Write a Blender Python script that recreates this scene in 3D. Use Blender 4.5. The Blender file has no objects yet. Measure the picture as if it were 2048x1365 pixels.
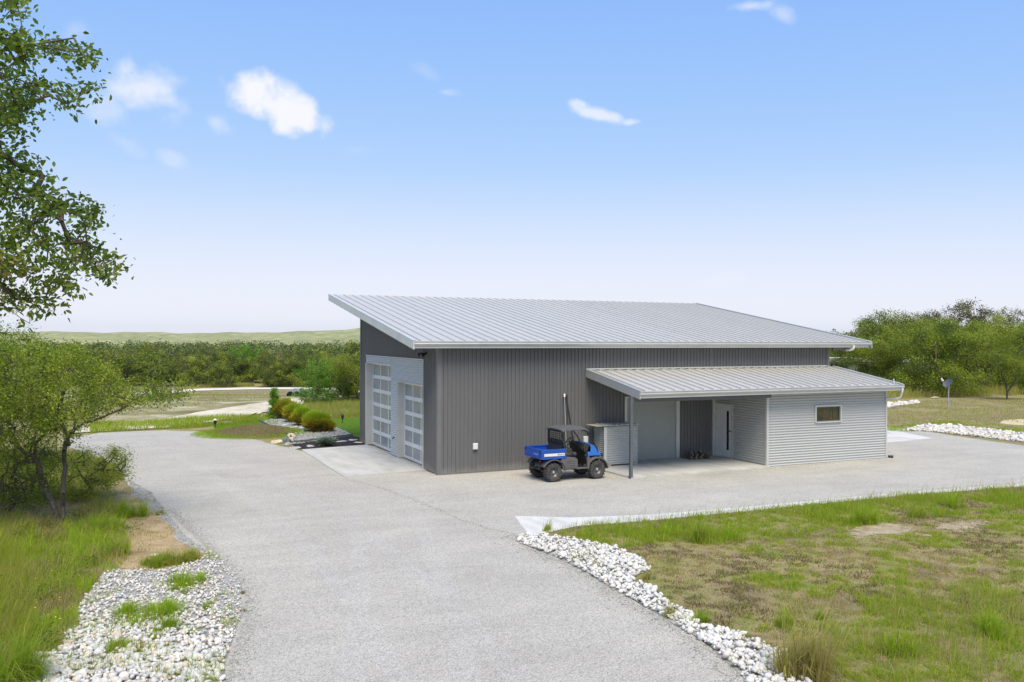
import bpy, bmesh, math, random
import numpy as np
from mathutils import Vector, Matrix
R = math.radians
rng = np.random.default_rng(7)
random.seed(7)
SC = bpy.context.scene
COL = SC.collection

# ------------------------------------------------------------------ camera
CAM = np.array([-10.3079, -28.0528, 4.7903]); YAW = .4368; ROLL = .0042; FPX = 1730.6; PY = 673.586
FW = np.array([math.sin(YAW), math.cos(YAW), 0.]); RT = np.array([math.cos(YAW), -math.sin(YAW), 0.])
cd = bpy.data.cameras.new('camera'); cam = bpy.data.objects.new('camera', cd); COL.objects.link(cam)
cd.sensor_width = 36; cd.sensor_fit = 'HORIZONTAL'; cd.lens = FPX * 36 / 2048
cd.shift_y = (PY - 682.5) / 2048; cd.clip_end = 20000; cd.clip_start = .1
cam.location = CAM
cam.rotation_euler = (Matrix.Rotation(-YAW, 3, 'Z') @ Matrix.Rotation(R(90), 3, 'X') @ Matrix.Rotation(ROLL, 3, 'Z')).to_euler()
SC.camera = cam
SC.view_settings.view_transform = 'Standard'; SC.view_settings.look = 'None'
SC.cycles.use_denoising = True; SC.cycles.use_adaptive_sampling = False; SC.cycles.max_bounces = 6; SC.cycles.sample_clamp_indirect = 3; SC.cycles.volume_bounces = 0; SC.view_settings.gamma = 1; SC.view_settings.exposure = 0.55

# ------------------------------------------------------------------ light
SUN_EL, SUN_AZ = R(58), R(196)       # azimuth measured clockwise from +Y, where the light comes from
sd = bpy.data.lights.new('sun', 'SUN'); sd.energy = 3.35; sd.angle = R(34); sd.color = (1, .885, .71)
so = bpy.data.objects.new('sun', sd); COL.objects.link(so)
sv = Vector((math.sin(SUN_AZ) * math.cos(SUN_EL), math.cos(SUN_AZ) * math.cos(SUN_EL), math.sin(SUN_EL)))
so.rotation_euler = sv.to_track_quat('Z', 'Y').to_euler()

W = bpy.data.worlds.new("World"); SC.world = W; W.use_nodes = True
wn, wl = W.node_tree.nodes, W.node_tree.links
for n in list(wn): wn.remove(n)
out = wn.new('ShaderNodeOutputWorld'); bg = wn.new('ShaderNodeBackground'); bg.inputs[1].default_value = .1
sky = wn.new('ShaderNodeTexSky'); sky.sky_type = 'NISHITA'; sky.sun_disc = False
sky.sun_elevation = SUN_EL; sky.sun_rotation = SUN_AZ; sky.altitude = 300; sky.air_density = 1.0; sky.dust_density = .6; sky.ozone_density = 2.0
tc = wn.new('ShaderNodeTexCoord')
def wmath(op, a, b=None, c=None):
    n = wn.new('ShaderNodeMath'); n.operation = op
    for i, v in enumerate((a, b, c)):
        if v is None: continue
        if isinstance(v, (int, float)): n.inputs[i].default_value = v
        else: wl.new(v, n.inputs[i])
    return n.outputs[0]
def wdot(vec):
    n = wn.new('ShaderNodeVectorMath'); n.operation = 'DOT_PRODUCT'
    wl.new(tc.outputs['Generated'], n.inputs[0]); n.inputs[1].default_value = vec; return n.outputs['Value']
nz = wn.new('ShaderNodeTexNoise'); nz.inputs['Scale'].default_value = 14; nz.inputs['Detail'].default_value = 8; nz.inputs['Roughness'].default_value = .56
wl.new(tc.outputs['Generated'], nz.inputs['Vector'])
nz2 = wn.new('ShaderNodeTexNoise'); nz2.inputs['Scale'].default_value = 40; nz2.inputs['Detail'].default_value = 6
wl.new(tc.outputs['Generated'], nz2.inputs['Vector'])
nn = wmath('ADD', wmath('MULTIPLY', wmath('SUBTRACT', nz.outputs['Fac'], .5), 3.2), wmath('MULTIPLY', wmath('SUBTRACT', nz2.outputs['Fac'], .5), 1.6))
def ray(px, y):
    X = px - 1024; Y = y - PY; cr, sr = math.cos(ROLL), math.sin(ROLL)
    u = cr * X + sr * Y; v = -sr * X + cr * Y
    return FW + RT * u / FPX - np.array([0, 0, 1.]) * v / FPX
# each cloud: a direction in the sky, angular half sizes, tilt, opacity, softness
CLOUDS = [(580, 226, 112, 50, -.30, 1.0, .75), (508, 182, 46, 40, .3, 1.0, .75), (560, 180, 60, 26, -.1, .55, .9), (275, 172, 100, 58, -.45, .78, .95), (248, 140, 40, 34, 0, .6, .8), (330, 200, 60, 26, -.2, .45, .8),
          (215, 215, 50, 40, -.4, .35, 1.0), (1205, 232, 72, 17, -.28, .72, .7), (1160, 215, 28, 14, -.5, .6, .7), (1262, 245, 30, 12, .1, .55, .7),
          (430, 245, 40, 24, -.3, .4, 1.0), (345, 318, 28, 18, -.3, .28, 1.0), (250, 285, 38, 22, -.5, .22, 1.0), (860, 150, 60, 22, -.5, .16, 1.0),
          (1500, 12, 50, 12, 0, .5, 1.0), (1565, 28, 26, 16, -.6, .38, 1.0), (150, 60, 40, 40, 0, .25, 1.0), (720, 300, 60, 18, 0, .12, 1), (1450, 560, 70, 20, .2, .2, 1.0), (890, 185, 26, 12, 0, .3, 1)]
tot = None
for (cx_, cy_, a_, b_, tilt, op_, sf) in CLOUDS:
    d0 = Vector(ray(cx_, cy_)).normalized(); r0 = d0.cross(Vector((0, 0, 1))).normalized(); u0 = r0.cross(d0)
    k = 1.0 / FPX
    ct, st = math.cos(tilt), math.sin(tilt)
    ra = (r0 * ct + u0 * st) / (a_ * k); ub = (u0 * ct - r0 * st) / (b_ * k)
    A = wdot(ra); B = wdot(ub); F = wdot(d0)
    rr = wmath('SQRT', wmath('ADD', wmath('MULTIPLY', A, A), wmath('MULTIPLY', B, B)))
    val = wmath('ADD', wmath('SUBTRACT', 1.0, rr), wmath('MULTIPLY', nn, .72))
    mr = wn.new('ShaderNodeMapRange'); mr.interpolation_type = 'SMOOTHSTEP'
    wl.new(val, mr.inputs[0]); mr.inputs[1].default_value = 0; mr.inputs[2].default_value = sf; mr.inputs[3].default_value = 0; mr.inputs[4].default_value = op_
    m = wmath('MULTIPLY', mr.outputs[0], wmath('GREATER_THAN', F, .8))
    tot = m if tot is None else wmath('MAXIMUM', tot, m)
# tone the sky channel by channel (the photograph's white balance and soft horizon)
sp = wn.new('ShaderNodeSeparateColor'); wl.new(sky.outputs[0], sp.inputs[0]); cb = wn.new('ShaderNodeCombineColor')
for i_, (a_, b_) in enumerate(((11.6, 6.85), (7.8, 2.83), (7.15, .3))): wl.new(wmath('DIVIDE', wmath('MULTIPLY', sp.outputs[i_], a_), wmath('ADD', sp.outputs[i_], b_)), cb.inputs[i_])
# pale band low over the horizon
hb = wn.new('ShaderNodeMix'); hb.data_type = 'RGBA'; wl.new(cb.outputs[0], hb.inputs[6]); hb.inputs[7].default_value = (6.15, 6.4, 6.8, 1)
wl.new(wmath('MULTIPLY', wmath('POWER', wmath('MAXIMUM', wmath('SUBTRACT', 1.0, wmath('DIVIDE', wmath('ABSOLUTE', wdot((0, 0, 1))), .20)), 0.0), 1.4), .9), hb.inputs[0])
mix = wn.new('ShaderNodeMix'); mix.data_type = 'RGBA'; wl.new(tot, mix.inputs[0]); wl.new(hb.outputs[2], mix.inputs[6])
mix.inputs[7].default_value = (6.4, 6.5, 6.8, 1)
SKYMIX = mix
wl.new(mix.outputs[2], bg.inputs[0]); wl.new(bg.outputs[0], out.inputs[0])

# ------------------------------------------------------------------ terrain and projection helpers
def ss(a, b, x):
    t = np.clip((x - a) / (b - a), 0, 1); return t * t * (3 - 2 * t)
def H(x, y):
    x = np.asarray(x, float); y = np.asarray(y, float)
    dx, dy = x - CAM[0], y - CAM[1]
    d = dx * FW[0] + dy * FW[1]; l = dx * RT[0] + dy * RT[1]
    wl_ = 1 - ss(.12, .36, l / np.maximum(d, 1)); rad = np.hypot(dx, dy)
    und = .5 * np.sin(x * .021 + 1) * np.sin(y * .017) * ss(90, 300, rad)
    return -3.3 * ss(55, 130, d) * wl_ - 2.0 * ss(130, 300, d) * wl_ - 30 * ss(450, 1500, rad) + und
def G(px, py, off=0.):
    r = ray(px, py); z = 0.
    for _ in range(60):
        t = (z - CAM[2]) / min(r[2], -1e-5); p = CAM + r * t
        z = z * .5 + .5 * float(H(p[0], p[1]))
    return np.array([p[0], p[1], z + off])
def D(px, dist):            # ground point at forward distance dist in the direction of px
    r = ray(px, PY); p = CAM + r * dist; return np.array([p[0], p[1], float(H(p[0], p[1]))])
def proj(p):
    d = np.asarray(p) - CAM; z = d @ FW; u = FPX * (d @ RT) / z; v = -FPX * d[..., 2] / z
    cr, sr = math.cos(ROLL), math.sin(ROLL); return 1024 + cr * u - sr * v, PY + sr * u + cr * v
def inpoly(x, y, poly):
    c = np.zeros(len(x), bool); n = len(poly)
    for i in range(n):
        x1, y1 = poly[i][0], poly[i][1]; x2, y2 = poly[i - 1][0], poly[i - 1][1]
        m = ((y1 > y) != (y2 > y)) & (x < (x2 - x1) * (y - y1) / (y2 - y1 + 1e-12) + x1)
        c ^= m
    return c
_lat = rng.random((256, 256))
def vnoise(x, y, s, seed=0):
    x = np.asarray(x) / s + seed * 17.3; y = np.asarray(y) / s + seed * 9.1
    xi = np.floor(x).astype(int); yi = np.floor(y).astype(int); fx = x - xi; fy = y - yi
    fx = fx * fx * (3 - 2 * fx); fy = fy * fy * (3 - 2 * fy)
    g = lambda a, b: _lat[a % 256, b % 256]
    return (g(xi, yi) * (1 - fx) + g(xi + 1, yi) * fx) * (1 - fy) + (g(xi, yi + 1) * (1 - fx) + g(xi + 1, yi + 1) * fx) * fy
def fbm(x, y, s, seed=0):
    return (vnoise(x, y, s, seed) * .5 + vnoise(x, y, s / 2.1, seed + 1) * .27 + vnoise(x, y, s / 4.3, seed + 2) * .15 + vnoise(x, y, s / 9, seed + 3) * .08)

# ------------------------------------------------------------------ materials
MATS = {}
class NT:
    def __init__(s, name):
        s.m = bpy.data.materials.new(name); s.m.use_nodes = True; s.n = s.m.node_tree.nodes; s.l = s.m.node_tree.links
        s.b = s.n['Principled BSDF']; s.o = s.n['Material Output']; MATS[name] = s.m
    def set(s, node, k, v):
        if hasattr(v, 'node') or isinstance(v, bpy.types.NodeSocket): s.l.new(v, node.inputs[k])
        else:
            if isinstance(v, tuple) and len(v) == 3 and len(getattr(node.inputs[k], 'default_value', (0, 0, 0, 0))) == 4: v = (*v, 1)
            node.inputs[k].default_value = v
    def co(s, kind='Object'): return s.n.new('ShaderNodeTexCoord').outputs[kind]
    def geo(s, k='Position'): return s.n.new('ShaderNodeNewGeometry').outputs[k]
    def noise(s, vec, scale, detail=4, rough=.55, out='Fac', dist=0):
        n = s.n.new('ShaderNodeTexNoise'); s.l.new(vec, n.inputs['Vector']); n.inputs['Scale'].default_value = scale
        n.inputs['Detail'].default_value = detail; n.inputs['Roughness'].default_value = rough; n.inputs['Distortion'].default_value = dist; return n.outputs[out]
    def vor(s, vec, scale, out='Color', feature='F1'):
        n = s.n.new('ShaderNodeTexVoronoi'); n.feature = feature; s.l.new(vec, n.inputs['Vector']); n.inputs['Scale'].default_value = scale; return n.outputs[out]
    def scale(s, vec, sc, rot=(0, 0, 0)):
        n = s.n.new('ShaderNodeMapping'); s.l.new(vec, n.inputs['Vector']); n.inputs['Scale'].default_value = sc; n.inputs['Rotation'].default_value = rot; return n.outputs[0]
    def ramp(s, fac, stops, interp='LINEAR'):
        n = s.n.new('ShaderNodeValToRGB'); n.color_ramp.interpolation = interp; s.l.new(fac, n.inputs[0]); e = n.color_ramp.elements
        while len(e) < len(stops): e.new(.5)
        for i, (p, c) in enumerate(stops):
            e[i].position = p; c = c if isinstance(c, tuple) else (c, c, c); e[i].color = (*c, 1)
        return n.outputs[0]
    def mix(s, f, a, b, mode='MIX'):
        n = s.n.new('ShaderNodeMix'); n.data_type = 'RGBA'; n.blend_type = mode
        for k, v in ((0, f), (6, a), (7, b)): s.set(n, k, v)
        return n.outputs[2]
    def math(s, op, a, b=0.):
        n = s.n.new('ShaderNodeMath'); n.operation = op; s.set(n, 0, a); s.set(n, 1, b); return n.outputs[0]
    def bump(s, h, st=.3, dist=.02):
        n = s.n.new('ShaderNodeBump'); s.l.new(h, n.inputs['Height']); n.inputs['Strength'].default_value = st; n.inputs['Distance'].default_value = dist
        s.l.new(n.outputs[0], s.b.inputs['Normal'])
    def base(s, c): s.set(s.b, 'Base Color', c)
    def pr(s, **k):
        for a, v in k.items(): s.set(s.b, {'rough': 'Roughness', 'metal': 'Metallic', 'spec': 'Specular IOR Level', 'trans': 'Transmission Weight', 'coat': 'Coat Weight', 'sheen': 'Sheen Weight'}[a], v)
def simple(name, c, rough=.5, metal=0., var=.12, sc=3., bump=0., spec=.5):
    t = NT(name); p = t.co(); f = t.noise(p, sc, 5)
    lo = tuple(max(0, x * (1 - var)) for x in c); hi = tuple(min(1, x * (1 + var)) for x in c)
    t.base(t.ramp(f, [(.3, lo), (.7, hi)])); t.pr(metal=metal, spec=spec)
    t.set(t.b, 'Roughness', t.ramp(t.noise(p, sc * 2.3, 3), [(.3, max(0, rough - .07)), (.7, min(1, rough + .07))]))
    if bump: t.bump(t.noise(p, sc * 14, 3), bump, .01)
    return t.m
# building metals: panel to panel variation, faint streaks and dust
def sheet_mat(name, c, rough, metal, panel, axis, var=.06):
    t = NT(name); p = t.geo()
    sx = {'x': (1 / panel, 0, 0), 'y': (0, 1 / panel, 0), 'z': (0, 0, 1 / panel)}[axis]
    n = t.n.new('ShaderNodeVectorMath'); n.operation = 'FLOOR'; t.l.new(t.scale(p, sx), n.inputs[0])
    wn_ = t.n.new('ShaderNodeTexWhiteNoise'); t.l.new(n.outputs[0], wn_.inputs['Vector'])
    f1 = t.ramp(wn_.outputs['Value'], [(0, 1 - var), (1, 1 + var * .0)])
    st = t.ramp(t.noise(t.scale(p, (6, 6, .5)), 2, 5), [(.3, 1 - var), (.75, 1.0)])
    col = t.mix(1., t.mix(1., tuple(c), f1, 'MULTIPLY'), st, 'MULTIPLY')
    if c[0] < .2:      # dust splashed up the foot of the wall
        z_ = t.n.new('ShaderNodeSeparateXYZ'); t.l.new(p, z_.inputs[0]); k_ = t.math('ADD', z_.outputs[2], t.math('MULTIPLY', t.noise(p, 2.5, 6, .65), .5))
        col = t.mix(t.ramp(k_, [(.22, .5), (.55, .0)]), col, (.34, .33, .30))
    t.base(col); t.pr(metal=metal); t.set(t.b, 'Roughness', t.ramp(t.noise(p, 3, 5), [(.3, rough - .06), (.7, rough + .08)]))
    if metal < .4: t.bump(t.noise(p, 9, 4), .06, .01)
    return t.m
sheet_mat('charcoal_sheet', (.150, .152, .156), .48, .15, .912, 'x', .11)
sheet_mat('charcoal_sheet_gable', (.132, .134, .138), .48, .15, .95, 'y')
sheet_mat('galvanised_corrugated', (.485, .50, .49), .45, .25, 2.4, 'x', .03)
sheet_mat('galvanised_roof', (.575, .57, .53), .45, .30, .406, 'x', .05)
simple('charcoal_trim', (.15, .15, .155), .5, .1, .08)
simple('silver_trim', (.55, .56, .545), .42, .35, .07, 2)
simple('gutter_metal', (.48, .495, .475), .38, .4, .07, 2)
simple('fascia_metal', (.56, .58, .565), .45, .3, .07, 1.5)
simple('downspout_white', (.70, .74, .70), .45, 0, .06)
simple('soffit', (.30, .31, .31), .6, .1, .06)
simple('door_frame_white', (.66, .68, .68), .45, .15, .06)
simple('door_grey', (.31, .335, .33), .5, .1, .06, 1.2)
simple('entry_door_paint', (.68, .70, .69), .45, .05, .05, 1.2)
simple('dark_post', (.115, .128, .14), .45, .2, .1)
t = NT('black_rubber'); p = t.co(); t.base(t.ramp(t.noise(p, 9, 6, .65), [(.38, (.022, .022, .023)), (.62, (.075, .07, .062))])); t.pr(rough=.8); t.bump(t.noise(p, 90, 3), .3, .01)
simple('black_plastic', (.02, .02, .021), .5, 0, .25, 8)
simple('grey_plastic', (.10, .10, .103), .55, 0, .15, 6, .1)
simple('roof_plastic', (.095, .097, .10), .55, 0, .12, 6, .1)
simple('rim_grey', (.10, .10, .105), .42, .4, .15, 8)
simple('blue_paint', (.03, .16, .58), .25, .1, .12, 4)
simple('blue_bed', (.015, .08, .40), .34, .1, .14, 4)
simple('label_white', (.66, .68, .62), .5, 0, .08)
simple('chrome', (.62, .63, .64), .22, .9, .05)
simple('red_lens', (.5, .02, .03), .25, 0, .1)
simple('box_white', (.62, .64, .64), .5, 0, .06)
simple('cut_wood', (.40, .34, .24), .8, 0, .25, 14, .4)
simple('bark', (.105, .085, .065), .9, 0, .45, 22, .8)
simple('log_end', (.17, .135, .10), .85, 0, .3, 25, .3)
simple('grey_bark', (.085, .075, .062), .9, 0, .4, 24, .8)
simple('white_plastic', (.78, .78, .76), .5, 0, .05)
simple('dish_grey', (.09, .10, .10), .5, 0, .1)
simple('galv_pole', (.36, .44, .46), .45, .3, .1)
simple('pipe_metal', (.20, .21, .20), .55, .2, .15)
simple('dish_pale', (.42, .46, .44), .5, 0, .1)
simple('white_trailer', (.80, .80, .78), .5, 0, .06)
simple('lettering_dark', (.04, .04, .05), .5)
simple('lettering_pale', (.20, .38, .72), .5)
# frosted panes
t = NT('frosted_pane'); p = t.geo(); t.base(t.ramp(t.noise(p, 1.3, 4), [(.3, (.20, .225, .23)), (.7, (.31, .33, .335))])); t.pr(rough=.22, spec=.8)
t = NT('dark_glass'); p = t.geo(); t.base(t.ramp(t.noise(t.scale(p, (3, 3, .7)), 3, 3), [(.42, (.025, .03, .026)), (.52, (.085, .075, .035)), (.6, (.045, .042, .026))])); t.pr(rough=.06, spec=.8)
t = NT('black_glass'); t.base((.012, .013, .015)); t.pr(rough=.08)
# gravel
def gravel(nm_, k_):
    t = NT(nm_); p = t.geo()
    v = t.n.new('ShaderNodeSeparateColor'); t.l.new(t.vor(p, 54.), v.inputs[0])
    v2 = t.n.new('ShaderNodeSeparateColor'); t.l.new(t.vor(p, 95.), v2.inputs[0])
    c = t.ramp(v.outputs[0], [(0, (.17, .165, .16)), (.18, (.34, .335, .33)), (.6, (.49, .48, .475)), (1, (.68, .665, .66))])
    c = t.mix(.5, c, t.ramp(v2.outputs[1], [(0, (.15, .145, .14)), (.3, (.41, .40, .395)), (1, (.64, .63, .625))]))
    c = t.mix(1., c, t.ramp(t.noise(p, .35, 6, .62), [(.3, (.90, .87, .80)), (.5, (.99, .96, .885)), (.7, (1.07, 1.04, .95))]), 'MULTIPLY')
    c = t.mix(1., c, t.ramp(t.noise(t.scale(p, (.5, 1.6, 1), (0, 0, .55)), .9, 6, .65), [(.35, (.91, .91, .915)), (.6, (1, 1, 1))]), 'MULTIPLY')
    c = t.mix(1., c, k_, 'MULTIPLY'); t.base(c); t.pr(rough=.9, spec=.2)
    h = t.math('ADD', t.vor(p, 54., 'Distance'), t.math('MULTIPLY', t.noise(p, 3, 5), .8)); t.bump(h, .55, .02)
gravel('gravel', (.935, .95, .915)); gravel('gravel_pale', (.955, .975, .94)); gravel('gravel_packed', (.955, .972, .955))
# concrete
def concrete(name, c0, c1):
    t = NT(name); p = t.geo(); c = t.ramp(t.noise(p, .9, 7, .6), [(.3, c0), (.7, c1)])
    c = t.mix(1., c, t.ramp(t.noise(p, 38, 3), [(.3, (.93, .93, .93)), (.6, (1, 1, 1))]), 'MULTIPLY')
    c = t.mix(1., c, t.ramp(t.noise(t.scale(p, (1.5, .25, 1)), 1.5, 6, .6), [(.38, (.88, .87, .85)), (.55, (1, 1, 1))]), 'MULTIPLY')
    t.base(c); t.pr(rough=.85, spec=.25); t.bump(t.noise(p, 60, 3), .12, .01)
concrete('concrete', (.42, .425, .40), (.53, .535, .51))
concrete('pale_concrete', (.52, .53, .50), (.63, .64, .61))
# ground: mown dry pasture with greener and bare patches
t = NT('pasture'); p = t.geo()
big = t.noise(p, .11, 5, .6); med = t.noise(p, .8, 6, .65); fin = t.noise(p, 9, 5, .7); bl = t.noise(t.scale(p, (1, 1, .3)), 45, 3, .7)
c = t.ramp(med, [(.28, (.13, .10, .07)), (.40, (.25, .195, .12)), (.5, (.37, .31, .14)), (.58, (.21, .26, .045)), (.66, (.29, .24, .12)), (.78, (.48, .41, .22))])
c = t.mix(t.ramp(big, [(.42, 0.), (.62, .6)]), c, (.25, .215, .13))
c = t.mix(t.ramp(fin, [(.35, 0.), (.7, .55)]), c, (.24, .205, .135))
c = t.mix(1., c, t.ramp(bl, [(.3, (.55, .55, .5)), (.6, (1.15, 1.15, 1.1))]), 'MULTIPLY')
t.base(c); t.pr(rough=1., spec=.1); t.bump(t.math('ADD', t.math('MULTIPLY', bl, .4), t.math('ADD', fin, t.math('MULTIPLY', med, 2.))), .8, .06)
def soil(name, stops, sc, bs=.5, sp=.1, fine=18):
    t = NT(name); p = t.geo(); c = t.ramp(t.noise(p, sc, 7, .65), stops)
    c = t.mix(1., c, t.ramp(t.noise(p, fine, 4, .7), [(.3, (.75, .75, .73)), (.65, (1.1, 1.1, 1.1))]), 'MULTIPLY')
    t.base(c); t.pr(rough=.95, spec=sp); t.bump(t.noise(p, fine, 5, .7), bs, .03); return t.m
soil('dirt', [(.3, (.25, .18, .10)), (.5, (.37, .28, .16)), (.7, (.46, .37, .24))], 1.8)
soil('under_rocks', [(.3, (.20, .195, .18)), (.5, (.34, .33, .31)), (.7, (.46, .45, .42))], 6)
soil('sand', [(.3, (.50, .42, .27)), (.7, (.62, .53, .36))], 1)
soil('bare_earth', [(.3, (.22, .18, .11)), (.5, (.36, .30, .20)), (.7, (.46, .40, .28))], 2.5)
soil('mulch', [(.3, (.022, .019, .02)), (.7, (.05, .043, .043))], 6, .9)
soil('chip_gravel', [(.3, (.20, .205, .19)), (.5, (.34, .35, .33)), (.7, (.46, .47, .45))], 5, .8, .2, 9)
soil('lawn_green', [(.3, (.05, .13, .015)), (.7, (.095, .19, .025))], .8, .7)
soil('mound_turf', [(.3, (.11, .12, .035)), (.5, (.17, .14, .08)), (.7, (.21, .16, .105))], .5, .8)
soil('track_caliche', [(.3, (.36, .33, .22)), (.45, (.52, .48, .36)), (.7, (.68, .63, .50))], .35, .5, .1, 3)
soil('scrub_patch', [(.35, (.15, .15, .06)), (.5, (.26, .24, .12)), (.64, (.46, .43, .30))], .25, .5, .1, 3)
soil('far_gravel_road', [(.3, (.56, .53, .46)), (.7, (.72, .69, .62))], .4, .3)
# distant range: pale dry grass dotted with woods
t = NT('hill_side'); p = t.geo(); n1 = t.noise(p, .0035, 7, .7); n2 = t.noise(p, .03, 6, .75)
c = t.ramp(n2, [(.36, (.13, .17, .07)), (.5, (.26, .29, .12)), (.6, (.52, .48, .22)), (.72, (.8, .72, .38))])
c = t.mix(t.ramp(n1, [(.4, 0.), (.6, .75)]), c, (.20, .22, .09)); t.base(c); t.pr(rough=1., spec=0.)
# rocks
t = NT('river_rock'); a = t.n.new('ShaderNodeAttribute'); a.attribute_name = 'tint'
c = t.ramp(a.outputs['Fac'], [(0, (.38, .38, .37)), (.2, (.54, .55, .53)), (.6, (.66, .66, .63)), (.85, (.68, .62, .52)), (1, (.52, .44, .33))])
c = t.mix(1., c, t.ramp(t.noise(t.geo(), 30, 4), [(.3, (.82, .82, .82)), (.6, (1, 1, 1))]), 'MULTIPLY'); t.base(c); t.pr(rough=.8, spec=.25); t.bump(t.noise(t.geo(), 45, 3), .25, .01)
simple('boulder_tan', (.50, .44, .32), .9, 0, .3, 5, .6)
simple('boulder_grey', (.36, .40, .38), .9, 0, .3, 5, .6)
simple('boulder_dark', (.12, .15, .15), .9, 0, .35, 5, .6)
# foliage and grass: colour by leaf ('tint'), with a small shift from plant to plant
def leafmat(name, stops, trans=.3, rough=.55, spec=.35):
    t = NT(name); a = t.n.new('ShaderNodeAttribute'); a.attribute_name = 'tint'
    oi = t.n.new('ShaderNodeObjectInfo'); f = t.math('ADD', a.outputs['Fac'], t.math('MULTIPLY', t.math('SUBTRACT', oi.outputs['Random'], .5), .28))
    c = t.ramp(f, stops); t.base(c); t.pr(rough=rough, spec=spec)
    tr = t.n.new('ShaderNodeBsdfTranslucent'); t.l.new(t.mix(1., c, (1.25, 1.3, .7), 'MULTIPLY'), tr.inputs[0])
    ms = t.n.new('ShaderNodeMixShader'); ms.inputs[0].default_value = trans
    t.l.new(t.b.outputs[0], ms.inputs[1]); t.l.new(tr.outputs[0], ms.inputs[2]); t.l.new(ms.outputs[0], t.o.inputs[0]); return t.m
leafmat('oak_leaf', [(0, (.065, .09, .014)), (.3, (.13, .185, .016)), (.6, (.21, .285, .022)), (.85, (.30, .37, .03)), (1, (.34, .32, .07))], .42)
leafmat('oak_leaf_near', [(0, (.05, .08, .02)), (.3, (.10, .155, .025)), (.65, (.15, .235, .03)), (.85, (.23, .26, .05)), (1, (.36, .27, .13))], .45)
leafmat('wood_leaf', [(0, (.06, .085, .02)), (.35, (.12, .165, .022)), (.65, (.23, .29, .026)), (1, (.36, .40, .04))], .28)
leafmat('dusky_leaf', [(0, (.07, .065, .025)), (.5, (.15, .15, .04)), (1, (.36, .31, .11))], .45)
leafmat('fresh_leaf', [(0, (.07, .15, .01)), (.5, (.12, .28, .014)), (1, (.22, .38, .02))], .35)
leafmat('ochre_grass', [(0, (.18, .14, .03)), (.35, (.36, .29, .03)), (.62, (.46, .43, .03)), (.85, (.28, .44, .02)), (1, (.24, .42, .02))], .4)
leafmat('silver_shrub', [(0, (.08, .12, .10)), (1, (.20, .27, .22))], .2)
leafmat('grass_blade', [(0, (.14, .105, .07)), (.25, (.30, .235, .14)), (.45, (.45, .38, .18)), (.58, (.38, .37, .06)), (.78, (.22, .34, .02)), (1, (.36, .50, .03))], .5, .7, .2)

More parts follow.
